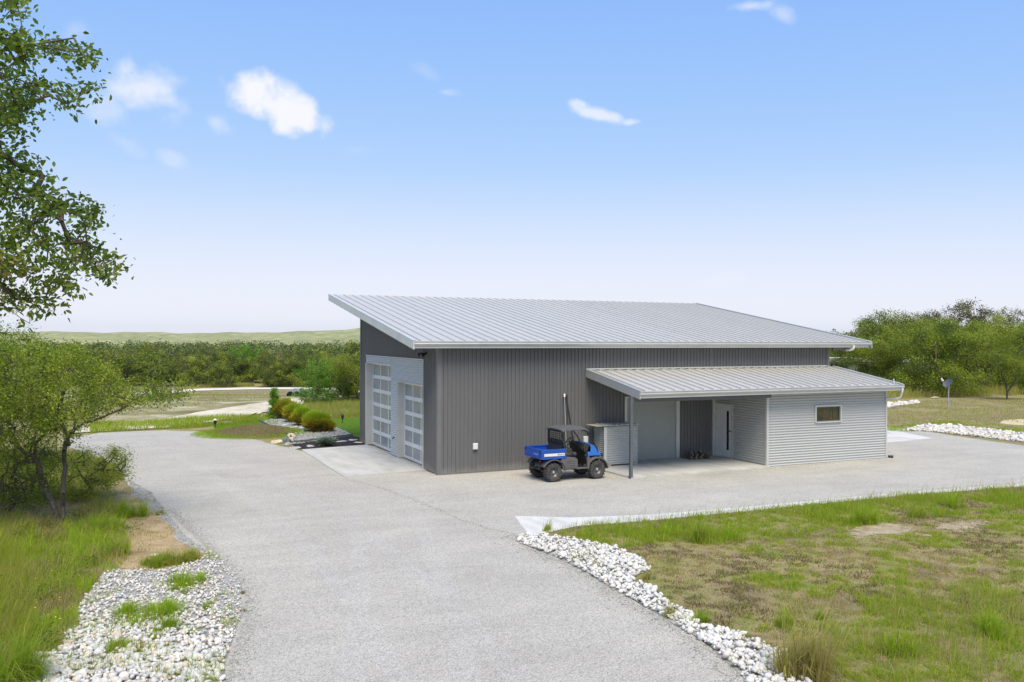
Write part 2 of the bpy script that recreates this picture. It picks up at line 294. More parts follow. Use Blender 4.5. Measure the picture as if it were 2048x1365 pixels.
# ------------------------------------------------------------------ object helpers
def tag(o, label=None, cat=None, group=None, kind=None):
    if label: o['label'] = label
    if cat: o['category'] = cat
    if group: o['group'] = group
    if kind: o['kind'] = kind
    return o
def thing(name, label, cat, loc=(0, 0, 0), rz=0., group=None):
    o = bpy.data.objects.new(name, None); COL.objects.link(o); o.location = loc; o.rotation_euler.z = rz; o.empty_display_size = .2
    return tag(o, label, cat, group)
class MB:
    def __init__(s): s.v = []; s.f = []
    def add(s, vs, fs):
        b = len(s.v); s.v += [tuple(map(float, v)) for v in vs]; s.f += [tuple(i + b for i in f) for f in fs]; return s
    def box(s, x0, x1, y0, y1, z0, z1, c=0.):
        if x0 > x1: x0, x1 = x1, x0
        if y0 > y1: y0, y1 = y1, y0
        if c > 0:   # chamfer vertical + horizontal edges through bmesh-free inset
            c = min(c, (x1 - x0) * .45, (y1 - y0) * .45, (z1 - z0) * .45); vs = []
            for z, i in ((z0, c), (z0 + c, 0), (z1 - c, 0), (z1, c)):
                a = c
                vs += [(x0 + i + (a if i == 0 else 0), y0 + i, z), (x1 - i - (a if i == 0 else 0), y0 + i, z), (x1 - i, y0 + i + (a if i == 0 else 0), z), (x1 - i, y1 - i - (a if i == 0 else 0), z),
                       (x1 - i - (a if i == 0 else 0), y1 - i, z), (x0 + i + (a if i == 0 else 0), y1 - i, z), (x0 + i, y1 - i - (a if i == 0 else 0), z), (x0 + i, y0 + i + (a if i == 0 else 0), z)]
            fs = [tuple(range(7, -1, -1)), tuple(range(24, 32))]
            for r in range(3):
                for k in range(8): fs.append((r * 8 + k, r * 8 + (k + 1) % 8, (r + 1) * 8 + (k + 1) % 8, (r + 1) * 8 + k))
            return s.add(vs, fs)
        return s.add([(x0, y0, z0), (x1, y0, z0), (x1, y1, z0), (x0, y1, z0), (x0, y0, z1), (x1, y0, z1), (x1, y1, z1), (x0, y1, z1)],
                     [(3, 2, 1, 0), (4, 5, 6, 7), (0, 1, 5, 4), (1, 2, 6, 5), (2, 3, 7, 6), (3, 0, 4, 7)])
    def tube(s, pts, r, n=10, cap=True):
        pts = [Vector(p) for p in pts]; rs = r if isinstance(r, (list, tuple)) else [r] * len(pts); vs = []; prev = None
        for i, p in enumerate(pts):
            d = (pts[min(i + 1, len(pts) - 1)] - pts[max(i - 1, 0)]).normalized()
            if prev is None: a = d.cross(Vector((0, 0, 1))); a = a if a.length > .1 else d.cross(Vector((1, 0, 0)))
            else: a = prev - d * prev.dot(d)
            a.normalize(); prev = a; b = d.cross(a)
            vs += [p + (a * math.cos(2 * math.pi * k / n) + b * math.sin(2 * math.pi * k / n)) * rs[i] for k in range(n)]
        fs = [(i * n + k, i * n + (k + 1) % n, (i + 1) * n + (k + 1) % n, (i + 1) * n + k) for i in range(len(pts) - 1) for k in range(n)]
        if cap: fs += [tuple(range(n - 1, -1, -1)), tuple(range((len(pts) - 1) * n, len(pts) * n))]
        return s.add(vs, fs)
    def lathe(s, prof, c=(0, 0, 0), axis='z', n=24, closed=False):   # prof: (radius, height)
        vs = []; m = len(prof)
        for (r, h) in prof:
            for k in range(n):
                a = 2 * math.pi * k / n; q = {'z': (r * math.cos(a), r * math.sin(a), h), 'y': (r * math.cos(a), h, r * math.sin(a)), 'x': (h, r * math.cos(a), r * math.sin(a))}[axis]
                vs.append((q[0] + c[0], q[1] + c[1], q[2] + c[2]))
        fs = [(i * n + k, i * n + (k + 1) % n, ((i + 1) % m) * n + (k + 1) % n, ((i + 1) % m) * n + k) for i in range(m if closed else m - 1) for k in range(n)]
        return s.add(vs, fs)
    def prism(s, poly, axis, a, b):     # poly in the other two coords, extruded along axis from a to b
        n = len(poly)
        def mk(p, h): return {'x': (h, p[0], p[1]), 'y': (p[0], h, p[1]), 'z': (p[0], p[1], h)}[axis]
        vs = [mk(p, a) for p in poly] + [mk(p, b) for p in poly]
        return s.add(vs, [tuple(range(n)), tuple(range(2 * n - 1, n - 1, -1))] + [(i, i + n, (i + 1) % n + n, (i + 1) % n) for i in range(n)])
    def build(s, name, mat, parent=None, smooth=False, bevel=0., loc=None, auto=None):
        me = bpy.data.meshes.new(name); me.from_pydata(s.v, [], s.f); bm = bmesh.new(); bm.from_mesh(me)
        bmesh.ops.recalc_face_normals(bm, faces=bm.faces[:]); bm.to_mesh(me); bm.free()
        me.materials.append(MATS[mat]); o = bpy.data.objects.new(name, me); COL.objects.link(o)
        if parent: o.parent = parent
        if loc is not None: o.location = loc
        if smooth:
            me.shade_smooth()
            me.set_sharp_from_angle(angle=R(auto or 40))
        if bevel:
            md = o.modifiers.new('bevel', 'BEVEL'); md.width = bevel; md.segments = 2; md.limit_method = 'ANGLE'; md.angle_limit = R(40)
        return o
def npmesh(name, V, F, mat, parent=None, tint=None, smooth=False, loc=None):
    me = bpy.data.meshes.new(name); V = np.ascontiguousarray(V, np.float32); F = np.ascontiguousarray(F, np.int32); k = F.shape[1]
    me.vertices.add(len(V)); me.vertices.foreach_set('co', V.ravel())
    me.loops.add(F.size); me.loops.foreach_set('vertex_index', F.ravel())
    me.polygons.add(len(F)); me.polygons.foreach_set('loop_start', np.arange(0, F.size, k, dtype=np.int32)); me.polygons.foreach_set('loop_total', np.full(len(F), k, np.int32))
    if smooth: me.polygons.foreach_set('use_smooth', np.ones(len(F), bool))
    me.update(calc_edges=True)
    if tint is not None:
        at = me.attributes.new('tint', 'FLOAT', 'POINT'); at.data.foreach_set('value', np.ascontiguousarray(tint, np.float32))
    me.materials.append(MATS[mat]); o = bpy.data.objects.new(name, me); COL.objects.link(o)
    if parent: o.parent = parent
    if loc is not None: o.location = loc
    return o
def copy_tree(o, parent=None):
    c = o.copy(); COL.objects.link(c); c.parent = parent
    for ch in o.children: copy_tree(ch, c)
    return c

# ------------------------------------------------------------------ the ground
def ground_mesh():
    rad = [0.] + list(np.geomspace(3, 55, 20)) + list(np.geomspace(57, 3000, 110)); na = 240
    V = [(CAM[0], CAM[1], float(H(CAM[0], CAM[1])))]; rows = []
    th = np.linspace(0, 2 * np.pi, na, endpoint=False)
    for r in rad[1:]:
        x = CAM[0] + r * np.sin(th); y = CAM[1] + r * np.cos(th); rows.append(np.stack([x, y, H(x, y)], 1))
    V = np.vstack([np.array(V)] + rows); F = []; n = len(rows)
    for i in range(n - 1):
        a = 1 + i * na + np.arange(na); b = 1 + i * na + (np.arange(na) + 1) % na; F.append(np.stack([a, a + na, b + na, b], 1))
    F = np.vstack(F); a = 1 + np.arange(na); b = 1 + (np.arange(na) + 1) % na
    F = np.vstack([F, np.stack([np.zeros(na, int), a, b, b], 1)[:, [0, 1, 2, 2]]]) if False else F
    o = npmesh('ground', V, F, 'pasture', smooth=True)
    bm = bmesh.new(); bm.from_mesh(o.data); bm.verts.ensure_lookup_table()
    for i in range(na): bm.faces.new((bm.verts[0], bm.verts[1 + (i + 1) % na], bm.verts[1 + i]))
    bmesh.ops.recalc_face_normals(bm, faces=bm.faces[:]); bm.to_mesh(o.data); bm.free()
    for f in o.data.polygons[:1]:
        if f.normal.z < 0: o.data.flip_normals()
    return tag(o, kind='structure')
ground_mesh()
def wob(poly, step=.35, amp=.08, seed=0):      # refine a world polygon and roughen its edge
    r_ = np.random.default_rng(seed); outp = []
    n = len(poly)
    for i in range(n):
        a = np.array(poly[i][:2]); b = np.array(poly[(i + 1) % n][:2]); L = np.linalg.norm(b - a); k = max(1, int(L / step)); nv = np.array([-(b - a)[1], (b - a)[0]]) / max(L, 1e-6)
        for j in range(k):
            q = a + (b - a) * j / k
            q = q + nv * (vnoise(q[0], q[1], .9, seed) - .5) * 2 * amp + nv * r_.normal() * amp * .3 if j else q
            outp.append(q)
    return outp
def smoothpoly(pts, it=2):
    for _ in range(it):
        n = len(pts); q = []
        for i in range(n):
            a = np.array(pts[i]); b = np.array(pts[(i + 1) % n]); q += [a * .75 + b * .25, a * .25 + b * .75]
        pts = q
    return pts
def sheet(name, world, mat, off=.004, drape=0., thick=0.):
    bm = bmesh.new(); vs = [bm.verts.new((p[0], p[1], 0)) for p in world]; es = [bm.edges.new((vs[i], vs[(i + 1) % len(vs)])) for i in range(len(vs))]
    bmesh.ops.triangle_fill(bm, use_beauty=True, use_dissolve=False, edges=es)
    if drape:
        for _ in range(7):
            le = [e for e in bm.edges if e.calc_length() > drape]
            if not le: break
            bmesh.ops.subdivide_edges(bm, edges=le, cuts=1); bmesh.ops.triangulate(bm, faces=bm.faces[:])
    for v in bm.verts: v.co.z = float(H(v.co.x, v.co.y)) + off
    bmesh.ops.recalc_face_normals(bm, faces=bm.faces[:])
    if bm.faces and sum(f.normal.z for f in bm.faces) < 0: bmesh.ops.reverse_faces(bm, faces=bm.faces[:])
    me = bpy.data.meshes.new(name); bm.to_mesh(me); bm.free(); me.materials.append(MATS[mat]); o = bpy.data.objects.new(name, me); COL.objects.link(o)
    return tag(o, kind='structure')
def W2(pts): return [G(*p)[:2] for p in pts]
def rel(dist, lat):           # ground xy from forward/lateral metres of the viewpoint
    return (CAM + FW * dist + RT * lat)[:2]
RK_EDGE = [(1030, 1070), (1100, 1110), (1150, 1133), (1230, 1180), (1330, 1237), (1430, 1302), (1500, 1365)]
drive = W2([(120, 880), (200, 866), (330, 861), (400, 864), (460, 869), (510, 879), (560, 893), (606, 903)]) + [np.array((-2.5, 8.6)), np.array((0.2, 8.6)), np.array((0.2, .3)), np.array((17.2, .3)), np.array((17.2, 16)), np.array((19.5, 19))] + \
    W2([(1790, 856), (1850, 863), (1950, 878), (2048, 892)]) + [rel(42, 34), rel(29, 27)] + W2([(2048, 971), (1800, 991), (1500, 1020), (1280, 1041), (1150, 1050), (1080, 1068), (1040, 1072)]) + W2(RK_EDGE[1:]) + \
    [rel(9, 3.2), rel(3, 4.2), rel(-8, 4.5), rel(-8, -3.4), rel(3, -3.4), rel(9, -3.5)] + \
    W2([(420, 1365), (440, 1290), (460, 1240), (455, 1190), (430, 1150), (385, 1108), (340, 1060), (300, 1020), (272, 990), (246, 952), (200, 915), (140, 895)])
sheet('driveway', wob(drive, .4, .07, 3), 'gravel', .004)
DRIVE = drive
strip = W2([(1030, 1033), (1150, 1036), (1300, 1030), (1500, 1014), (1800, 986), (2048, 967)]) + [rel(27, 22), rel(26.6, 22)] + W2([(2048, 973), (1800, 993), (1500, 1023), (1280, 1044), (1150, 1054), (1085, 1068), (1060, 1072)])
yard = [np.array((.15, .25)), np.array((17.2, .3))] + [np.array((17.2, 16)), np.array((19.5, 19))] + W2([(1790, 857), (1850, 864), (1950, 879), (2046, 893)]) + [rel(41.8, 33.8), rel(29, 26.8)] + W2([(2046, 970), (1800, 990), (1500, 1019), (1280, 1040), (1150, 1049), (1080, 1067), (1050, 1071), (1000, 1062), (940, 1046), (860, 1012), (760, 975), (690, 957)]) + [np.array((-.3, 1.0))]
sheet('gravel_yard', wob(yard, .3, .10, 4), 'gravel_pale', .0065)
sheet('concrete_strip', wob(strip, .8, .015, 5), 'pale_concrete', .009)
wedge = W2([(1760, 861), (1800, 864), (1865, 877), (1800, 884), (1730, 889)])
sheet('concrete_wedge', wedge, 'pale_concrete', .009)
o = MB().prism([(-3.05, .95), (-.003, 1.2), (-.003, 9.0), (-2.95, 8.5)], 'z', -.1, .03).build('apron', 'concrete'); tag(o, kind='structure')
o = MB().prism([(5.72, -3.3), (11.78, -3.3), (11.78, -.003), (5.72, -.003)], 'z', -.1, .05).build('porch_slab', 'concrete'); tag(o, kind='structure')
# rock beds
LROCK = W2([(40, 1375), (42, 1325), (78, 1312), (131, 1300), (125, 1275), (162, 1250), (156, 1219), (175, 1194), (197, 1165), (205, 1148), (269, 1142), (325, 1142), (400, 1125), (415, 1103), (453, 1128), (478, 1150), (482, 1194), (483, 1237), (466, 1281), (448, 1328), (442, 1385)])
LROCK = LROCK + [rel(9.5, -3.6), rel(7, -3.7), rel(7, -5.6), rel(9.5, -6.5)]
RROCK = W2([(1035, 1073), (1085, 1072), (1160, 1083), (1230, 1098), (1290, 1128), (1303, 1142), (1262, 1158), (1275, 1168), (1312, 1180), (1332, 1208), (1385, 1232), (1400, 1258), (1450, 1262), (1500, 1280), (1560, 1308), (1590, 1330), (1625, 1375)])
RROCK = RROCK + [rel(9.5, 4.3), rel(9.5, 3.2)] + W2([(1495, 1365), (1428, 1300), (1328, 1236), (1228, 1180), (1150, 1134), (1095, 1109), (1040, 1088)])
sheet('rock_bed', wob(LROCK, .3, .06, 6), 'under_rocks', .013)
sheet('rock_verge', wob(RROCK, .3, .05, 7), 'under_rocks', .013)
SHOULDER = W2([(258, 960), (300, 985), (345, 1040), (372, 1075), (420, 1105), (470, 1150), (455, 1150), (400, 1105), (360, 1085), (330, 1040), (290, 1010), (262, 985)])
sheet('gravel_shoulder', wob(SHOULDER, .3, .08, 8), 'chip_gravel', .009)
DIRT = W2([(205, 1005), (255, 975), (300, 1000), (335, 1040), (372, 1090), (415, 1108), (400, 1125), (330, 1143), (240, 1140), (215, 1100), (195, 1050)])
sheet('dirt_patch', wob(smoothpoly(DIRT, 1), .3, .1, 9), 'dirt', .006)
FROCK = W2([(1805, 862), (1850, 853), (1900, 852), (1960, 860), (2048, 870), (2120, 878), (2120, 900), (2048, 886), (1950, 874), (1860, 864)])
sheet('far_rock_verge', wob(FROCK, .4, .08, 10), 'under_rocks', .013)
FROCK2 = W2([(1740, 812), (1836, 803), (1838, 807), (1790, 813), (1740, 822)])
sheet('rock_line', FROCK2, 'under_rocks', .013)
sheet('sand_patch', wob(smoothpoly(W2([(1995, 846), (2020, 839), (2080, 838), (2100, 850), (2040, 851), (2010, 849)]), 1), .4, .05, 11), 'sand', .007)
BARE = [smoothpoly(W2([(1690, 1062), (1740, 1050), (1810, 1048), (1830, 1058), (1780, 1074), (1710, 1078)]), 1), smoothpoly(W2([(1870, 1052), (1930, 1040), (1990, 1043), (1985, 1054), (1900, 1062)]), 1)]
for i, b in enumerate(BARE): sheet('bare_patch', wob(b, .1, .5, 12 + i), 'bare_earth', .007)
# garden bed beside the garage
BED = W2([(546, 886), (583, 880), (560, 862), (515, 842), (540, 832), (600, 838), (640, 850), (672, 856), (700, 868), (706, 873), (640, 882), (590, 890)])
sheet('gravel_bed', wob(BED, .4, .05, 14), 'chip_gravel', .012)
MULCH = W2([(583, 888), (640, 882), (706, 873), (722, 876)]) + [np.array((0.1, 10.2)), np.array((-.05, 9.1)), np.array((-2.9, 8.6))] + W2([(596, 899)])
sheet('mulch_bed', wob(MULCH, .4, .03, 15), 'mulch', .016)
sheet('lawn', wob(W2([(655, 838), (700, 836), (760, 836), (780, 890), (722, 884), (706, 872), (690, 862), (668, 852)]), .5, .08, 16), 'lawn_green', .008)
STRIPL = W2([(425, 849), (500, 843), (555, 840), (560, 848), (500, 856), (430, 860)])
sheet('lawn', wob(STRIPL, .4, .1, 17), 'lawn_green', .008)
# grassy mound between the bed and the drive
def mound():
    c0 = G(510, 866)[:2]; n = 28; m = 40; V = []; ax = RT[:2]; ay = FW[:2]
    for i in range(n + 1):
        for j in range(m):
            r = i / n; a = 2 * math.pi * j / m; x = 3.0 * r * math.cos(a) * (1 + .12 * math.sin(3 * a)); y = 2.9 * r * math.sin(a)
            p = c0 + ax * x + ay * y; z = .38 * (1 - ss(0, 1, r)) - .03 + (fbm(p[0], p[1], 1.2) - .5) * .12 * (1 - r); V.append((p[0], p[1], z))
    F = [(i * m + j, (i + 1) * m + j, (i + 1) * m + (j + 1) % m, i * m + (j + 1) % m) for i in range(n) for j in range(m)]
    o = npmesh('mound', np.array(V), np.array(F), 'mound_turf', smooth=True); tag(o, kind='structure'); return c0
MOUND = mound()
# far tracks and roads, laid on the falling ground
def ribbon(name, left, right, mat, off=.06, n=40, m=8):
    L = np.array(left); Rr = np.array(right)
    def rs(P):
        s = np.r_[0, np.cumsum(np.linalg.norm(np.diff(P, axis=0), axis=1))]; q = np.linspace(0, s[-1], n); return np.stack([np.interp(q, s, P[:, 0]), np.interp(q, s, P[:, 1])], 1)
    L, Rr = rs(L), rs(Rr); V = []
    for i in range(n):
        for j in range(m + 1):
            p = L[i] + (Rr[i] - L[i]) * j / m
            if j in (0, m): p = p + rng.normal(size=2) * .12
            V.append((p[0], p[1], float(H(p[0], p[1])) + off))
    F = [(i * (m + 1) + j, i * (m + 1) + j + 1, (i + 1) * (m + 1) + j + 1, (i + 1) * (m + 1) + j) for i in range(n - 1) for j in range(m)]
    o = npmesh(name, np.array(V), np.array(F), mat, smooth=True)
    if o.data.polygons[0].normal.z < 0: o.data.flip_normals()
    return tag(o, kind='structure')
ribbon('far_road', W2([(100, 793), (290, 785), (400, 778.5), (500, 776), (620, 776), (720, 778), (900, 784)]), W2([(100, 798), (290, 789), (400, 782.5), (500, 780), (620, 780), (720, 783), (900, 790)]), 'far_gravel_road', .07, 70, 3)
ribbon('dirt_track', W2([(150, 858), (250, 845), (330, 840), (420, 822), (520, 808), (600, 797), (680, 792), (760, 788)]), W2([(150, 868), (250, 862), (330, 858), (420, 846), (500, 833), (560, 818), (640, 806), (760, 800)]), 'track_caliche', .05, 60, 10)
sheet('scrub_patch', W2([(200, 850), (240, 822), (300, 806), (400, 793), (500, 788), (600, 788), (640, 792), (600, 802), (520, 814), (420, 828), (340, 842), (260, 852)]), 'scrub_patch', .04, 1.5)
# faint packed wheel lines in the gravel
def wheel_line(px, off, z, wd=.42):
    P = np.array(W2(px)); s = np.r_[0, np.cumsum(np.linalg.norm(np.diff(P, axis=0), axis=1))]; q = np.linspace(0, s[-1], 60); C = np.stack([np.interp(q, s, P[:, 0]), np.interp(q, s, P[:, 1])], 1)
    for _ in range(12): C[1:-1] = (C[:-2] + C[1:-1] * 2 + C[2:]) / 4
    T = np.gradient(C, axis=0); T /= np.linalg.norm(T, axis=1, keepdims=True); Nn = np.stack([-T[:, 1], T[:, 0]], 1); w1 = wd * .5 * (.7 + .6 * vnoise(C[:, 0], C[:, 1], .8, 5))[:, None]; w2 = wd * .5 * (.7 + .6 * vnoise(C[:, 0], C[:, 1], .7, 8))[:, None]
    pts = np.vstack([C + Nn * (off + w1), (C + Nn * (off - w2))[::-1]]); sheet('wheel_track', [p for p in pts], 'gravel_packed', z)
for o_ in (-.8, .8): wheel_line([(960, 1420), (830, 1230), (700, 1100), (560, 1000), (430, 925), (320, 884)], o_, .0058)
for o_ in (-.8, .8): wheel_line([(900, 1400), (870, 1200), (830, 1080), (800, 1020)], o_ + .5, .0061)
# distant hills
def hills():
    th = np.radians(np.arange(-75, 76, .5)) + YAW; rr = np.linspace(1500, 5200, 60); V = []
    for r in rr:
        for a in th:
            x = CAM[0] + r * math.sin(a); y = CAM[1] + r * math.cos(a); rel_ = math.degrees(a - YAW)
            top = 13 + 9 * ss(-19, -12, rel_) + 14 * ss(-13, -9, rel_) + 2.0 * math.sin(rel_ * 1.3) + 1.2 * math.sin(rel_ * 3.1 + 1) + 8 * (float(fbm(x + 9000, y, 1300)) - .5)
            top += 9 * math.exp(-((rel_ + 17.0) / 2.2) ** 2) * 0
            z = -34 + (top + 34) * float(ss(1550, 3600, r)) * (1 - .25 * float(ss(3800, 5200, r))) * (1 - .9 * float(ss(4, 20, rel_))) + 14 * float(fbm(x + 5000, y + 3000, 420) - .5) * float(ss(1600, 2600, r))
            V.append((x, y, z))
    m = len(th); F = [(i * m + j, (i + 1) * m + j, (i + 1) * m + j + 1, i * m + j + 1) for i in range(len(rr) - 1) for j in range(m - 1)]
    o = npmesh('hills', np.array(V), np.array(F), 'hill_side', smooth=True)
    if o.data.polygons[0].normal.z < 0: o.data.flip_normals()
    tag(o, kind='structure')
hills()

# ================================================================== the building
B = thing('metal_building', 'charcoal metal workshop with a pale single-slope roof and corrugated lean-to', 'building', (0, 0, 0))
WX, DY = 17.84, 10.0
rz_ = lambda y: 4.60 + .169 * (y + .52)          # top face of the main roof
def rib_sheet(axis, a0, a1, at, z0, ztop, out, pitch=.152, mb=None):
    """trapezoid-ribbed wall sheet running along `axis`; out = +-1 direction the ribs stand out to"""
    mb = mb or MB(); prof = []; a = a0
    while a < a1 - 1e-6:
        for da, h in ((0, 0), (.085, 0), (.097, .03), (.135, .03)):
            if a + da < a1: prof.append((a + da, h))
        a += pitch
    prof.append((a1, prof[-1][1])); n = len(prof); vs = []
    for top in (0, 1):
        for (u, h) in prof:
            z = (ztop(u) if callable(ztop) else ztop) if top else z0
            vs.append((u, at + out * h, z) if axis == 'x' else (at + out * h, u, z))
    return mb.add(vs, [(i, i + 1, i + 1 + n, i + n) for i in range(n - 1)])
def corr_sheet(axis, a0, a1, at, z0, z1, out, pitch=.082, amp=.011, mb=None):
    """horizontally corrugated sheet: sine profile in height; z1 may be a function of the running coordinate"""
    mb = mb or MB(); top = z1 if callable(z1) else (lambda u: z1); zm = max(top(a0), top(a1)); k = int((zm - z0) / (pitch / 8)) + 1
    for i in range(k):
        za, zb = z0 + i * pitch / 8, min(z0 + (i + 1) * pitch / 8, zm)
        ha, hb = [out * amp * (1 + math.sin(2 * math.pi * z / pitch)) for z in (za, zb)]
        t0, t1 = top(a0), top(a1); ends = []
        for (z, h) in ((za, ha), (zb, hb)):
            u0, u1 = a0, a1
            if z > t0 and t1 != t0: u0 = a0 + (a1 - a0) * (z - t0) / (t1 - t0)
            if z > t1 and t1 != t0: u1 = a0 + (a1 - a0) * (z - t0) / (t1 - t0)
            ends.append([(u, at + h, z) if axis == 'x' else (at + h, u, z) for u in (u0, u1)])
        mb.add([ends[0][0], ends[0][1], ends[1][1], ends[1][0]], [(0, 1, 2, 3)])
    return mb
# front wall (three ribbed panels round the roller door opening)
m = rib_sheet('x', .10, 7.56, 0, .04, 4.42, -1); rib_sheet('x', 7.56, 10.05, 0, 2.5, 4.42, -1, mb=m); rib_sheet('x', 10.05, 11.66, 0, .055, 4.42, -1, mb=m); rib_sheet('x', 11.66, 17.78, 0, 3.42, 4.42, -1, mb=m)
m.build('front_wall', 'charcoal_sheet', B)
m = MB(); m.box(-.045, .10, -.045, .012, .03, 4.44); m.box(-.045, .008, .012, .12, .03, 4.44); m.build('corner_trim', 'charcoal_trim', B)
MB().box(17.76, 17.885, -.04, .10, 3.45, 4.44).build('corner_trim', 'charcoal_trim', B)
MB().box(.10, 7.52, -.04, .01, .02, .06).build('base_trim', 'charcoal_trim', B)
MB().box(.02, 11.78, .06, .09, .02, .05).box(-.03, 11.8, -.03, .3, -.1, .028).build('foundation', 'concrete', B)
# gable wall
gt = lambda y: rz_(y) - .16
m = rib_sheet('y', .12, 1.44, 0, .04, gt, -1); rib_sheet('y', 1.44, 9.10, 0, 3.96, gt, -1, mb=m); rib_sheet('y', 9.10, DY - .06, 0, .04, gt, -1, mb=m)
m.build('gable_wall', 'charcoal_sheet_gable', B)
m = corr_sheet('y', 5.46, 9.09, -.02, 3.63, 3.93, -1, .09, .014); corr_sheet('y', 1.48, 5.44, -.02, 3.02, 3.93, -1, .09, .014, mb=m); corr_sheet('y', 4.53, 5.42, -.02, .05, 3.02, -1, .09, .014, mb=m)
m.build('corrugated_surround', 'galvanised_corrugated', B)
m = MB()
m.box(-.06, .0, 1.44, 9.12, 3.93, 3.965); m.box(-.06, .0, 1.44, 1.475, .03, 3.93); m.box(-.055, .0, 9.0, 9.12, .03, 3.61)      # outer trim
m.box(0, .25, 9.0, 9.04, .03, 3.65); m.box(0, .25, 5.42, 5.455, .03, 3.62); m.box(-.045, .25, 5.455, 9.0, 3.62, 3.66)                # opening one
m.box(-.045, -.002, 4.505, 4.535, .03, 3.0); m.box(0, .25, 4.505, 4.54, .03, 3.0); m.box(0, .25, 1.44, 1.475, .03, 3.0); m.box(-.045, .25, 1.475, 4.505, 3.0, 3.04)
m.build('opening_trim', 'silver_trim', B)
m = MB(); m.box(-.055, .03, DY - .07, DY + .04, .03, gt(10)); m.build('rear_corner_trim', 'charcoal_trim', B)
def garage_door(y0, y1, h, rows, cols, label):
    x = .24; fr = MB(); z0 = .035; rh = (h - z0) / rows; wv = .062
    fr.box(x, x + .05, y0, y0 + .07, z0, h); fr.box(x, x + .05, y1 - .07, y1, z0, h)
    cw = (y1 - y0 - .14) / cols
    for i in range(1, cols): yy = y0 + .07 + cw * i; fr.box(x + .002, x + .048, yy - wv / 2, yy + wv / 2, z0, h)
    for j in range(rows + 1):
        zz = z0 + rh * j; a, b = (zz, zz + .10) if j == 0 else ((zz - .08, zz) if j == rows else (zz - .075, zz + .075))
        fr.box(x - .004, x + .052, y0 + .07, y1 - .07, a, b)
    for j in range(1, rows): fr.box(x - .009, x - .003, y0 + .01, y1 - .01, z0 + rh * j - .006, z0 + rh * j + .006)
    d = fr.build('garage_door', 'door_frame_white', B); d['label'] = label
    for i in range(cols):
        for j in range(rows):
            ya = y0 + .07 + cw * i + (wv / 2 if i else 0); yb = y0 + .07 + cw * (i + 1) - (wv / 2 if i < cols - 1 else 0)
            MB().box(x + .022, x + .03, ya, yb, z0 + rh * j + (.1 if j == 0 else .075), z0 + rh * (j + 1) - (.08 if j == rows - 1 else .075)).build('pane', 'frosted_pane', d)
garage_door(5.455, 9.0, 3.62, 6, 3, 'tall glazed sectional garage door, six rows of panes')
garage_door(1.475, 4.505, 3.0, 5, 3, 'shorter glazed sectional garage door, five rows of panes')
# rear and end walls
rib_sheet('x', 0, WX, DY, .04, gt(DY), 1).build('rear_wall', 'charcoal_sheet', B)
rib_sheet('y', .1, DY, WX, .04, gt, 1).build('end_wall', 'charcoal_sheet_gable', B)
# roof
def slope_roof(x0, x1, ya, za, yb, zb, th, seam, par, name, mat, sx):
    m = MB(); m.prism([(ya, za), (yb, zb), (yb, zb - th), (ya, za - th)], 'x', x0, x1)
    x = sx
    while x < x1 - .02:
        m.prism([(ya - .012, za - .004), (yb, zb - .004), (yb, zb + seam), (ya - .012, za + seam)], 'x', x - .015, x + .015); x += .406
    return m.build(name, mat, par)
X0, X1, YE, YB = -1.04, 19.84, -.46, 11.78
roof = slope_roof(X0, X1, YE, rz_(YE), YB, rz_(YB), .09, .046, B, 'roof', 'galvanised_roof', X0 + .25)
def rake(x, ya, za, yb, zb, h, sgn, t=.045, lip=.10):
    m = MB(); m.prism([(ya, za + .05), (yb, zb + .05), (yb, zb + .05 - h), (ya, za + .05 - h)], 'x', x, x + sgn * t)
    m.prism([(ya, za + .052), (yb, zb + .052), (yb, zb + .035), (ya, za + .035)], 'x', x + sgn * (t + .004), x - sgn * lip); return m
f = rake(X0, YE - .06, rz_(YE - .06), YB, rz_(YB), .30, -1).build('rake_fascia', 'fascia_metal', roof)
m = MB()
for q in (.25, .5, .75):
    y = YE + (YB - YE) * q; MB().box(X0 - .049, X0 - .04, y, y + .01, rz_(y) - .24, rz_(y) + .045).build('fascia_joint', 'gutter_metal', roof)
m = None
rake(X1, YE - .06, rz_(YE - .06), YB, rz_(YB), .30, 1).build('rake_fascia', 'fascia_metal', roof)
MB().box(X0, X1, YB, YB + .03, rz_(YB) - .26, rz_(YB) + .03).build('rear_fascia', 'fascia_metal', roof)
MB().prism([(YE, rz_(YE) - .10), (-.045, 4.46), (-.045, 4.44), (YE, 4.40)], 'x', X0 + .01, X1 - .01).prism([(DY + .03, gt(DY) + .02), (YB, rz_(YB) - .12), (YB, rz_(YB) - .14), (DY + .03, gt(DY))], 'x', X0, X1).build('soffit', 'soffit', roof)
m = MB()
for (xa, xb) in ((X0 + .01, -.05), (WX + .05, X1 - .01)): MB().prism([(YE, rz_(YE) - .11), (YB, rz_(YB) - .11), (YB, rz_(YB) - .14), (YE, rz_(YE) - .14)], 'x', xa, xb).build('rake_soffit', 'soffit', roof)
m = None
def gutter(x0, x1, y, zt, h=.16, w=.10):
    m = MB(); m.prism([(y, zt), (y - w * .98, zt), (y - w, zt - .022), (y - w * .86, zt - .03), (y - w * .86, zt - .065), (y - w * .98, zt - .085), (y - w * .98, zt - .10), (y - w * .6, zt - h), (y, zt - h)], 'x', x0, x1); return m
m = gutter(X0 - .01, X1 + .01, YE - .004, 4.625); g = m.build('gutter', 'gutter_metal', B)
MB().box(WX + .06, 18.72, -.24, -.12, 4.26, 4.385).build('eave_beam', 'charcoal_trim', B)
MB().box(X0 - .0, X1 - .12, YE - .02, YE + .02, 4.385, 4.465).build('gutter_fascia', 'fascia_metal', B)
MB().tube([(18.78, -.52, 4.47), (18.78, -.52, 4.38), (18.77, -.48, 4.31), (18.72, -.36, 4.27), (18.66, -.22, 4.27)], .055, 10).build('downspout', 'downspout_white', g, smooth=True)
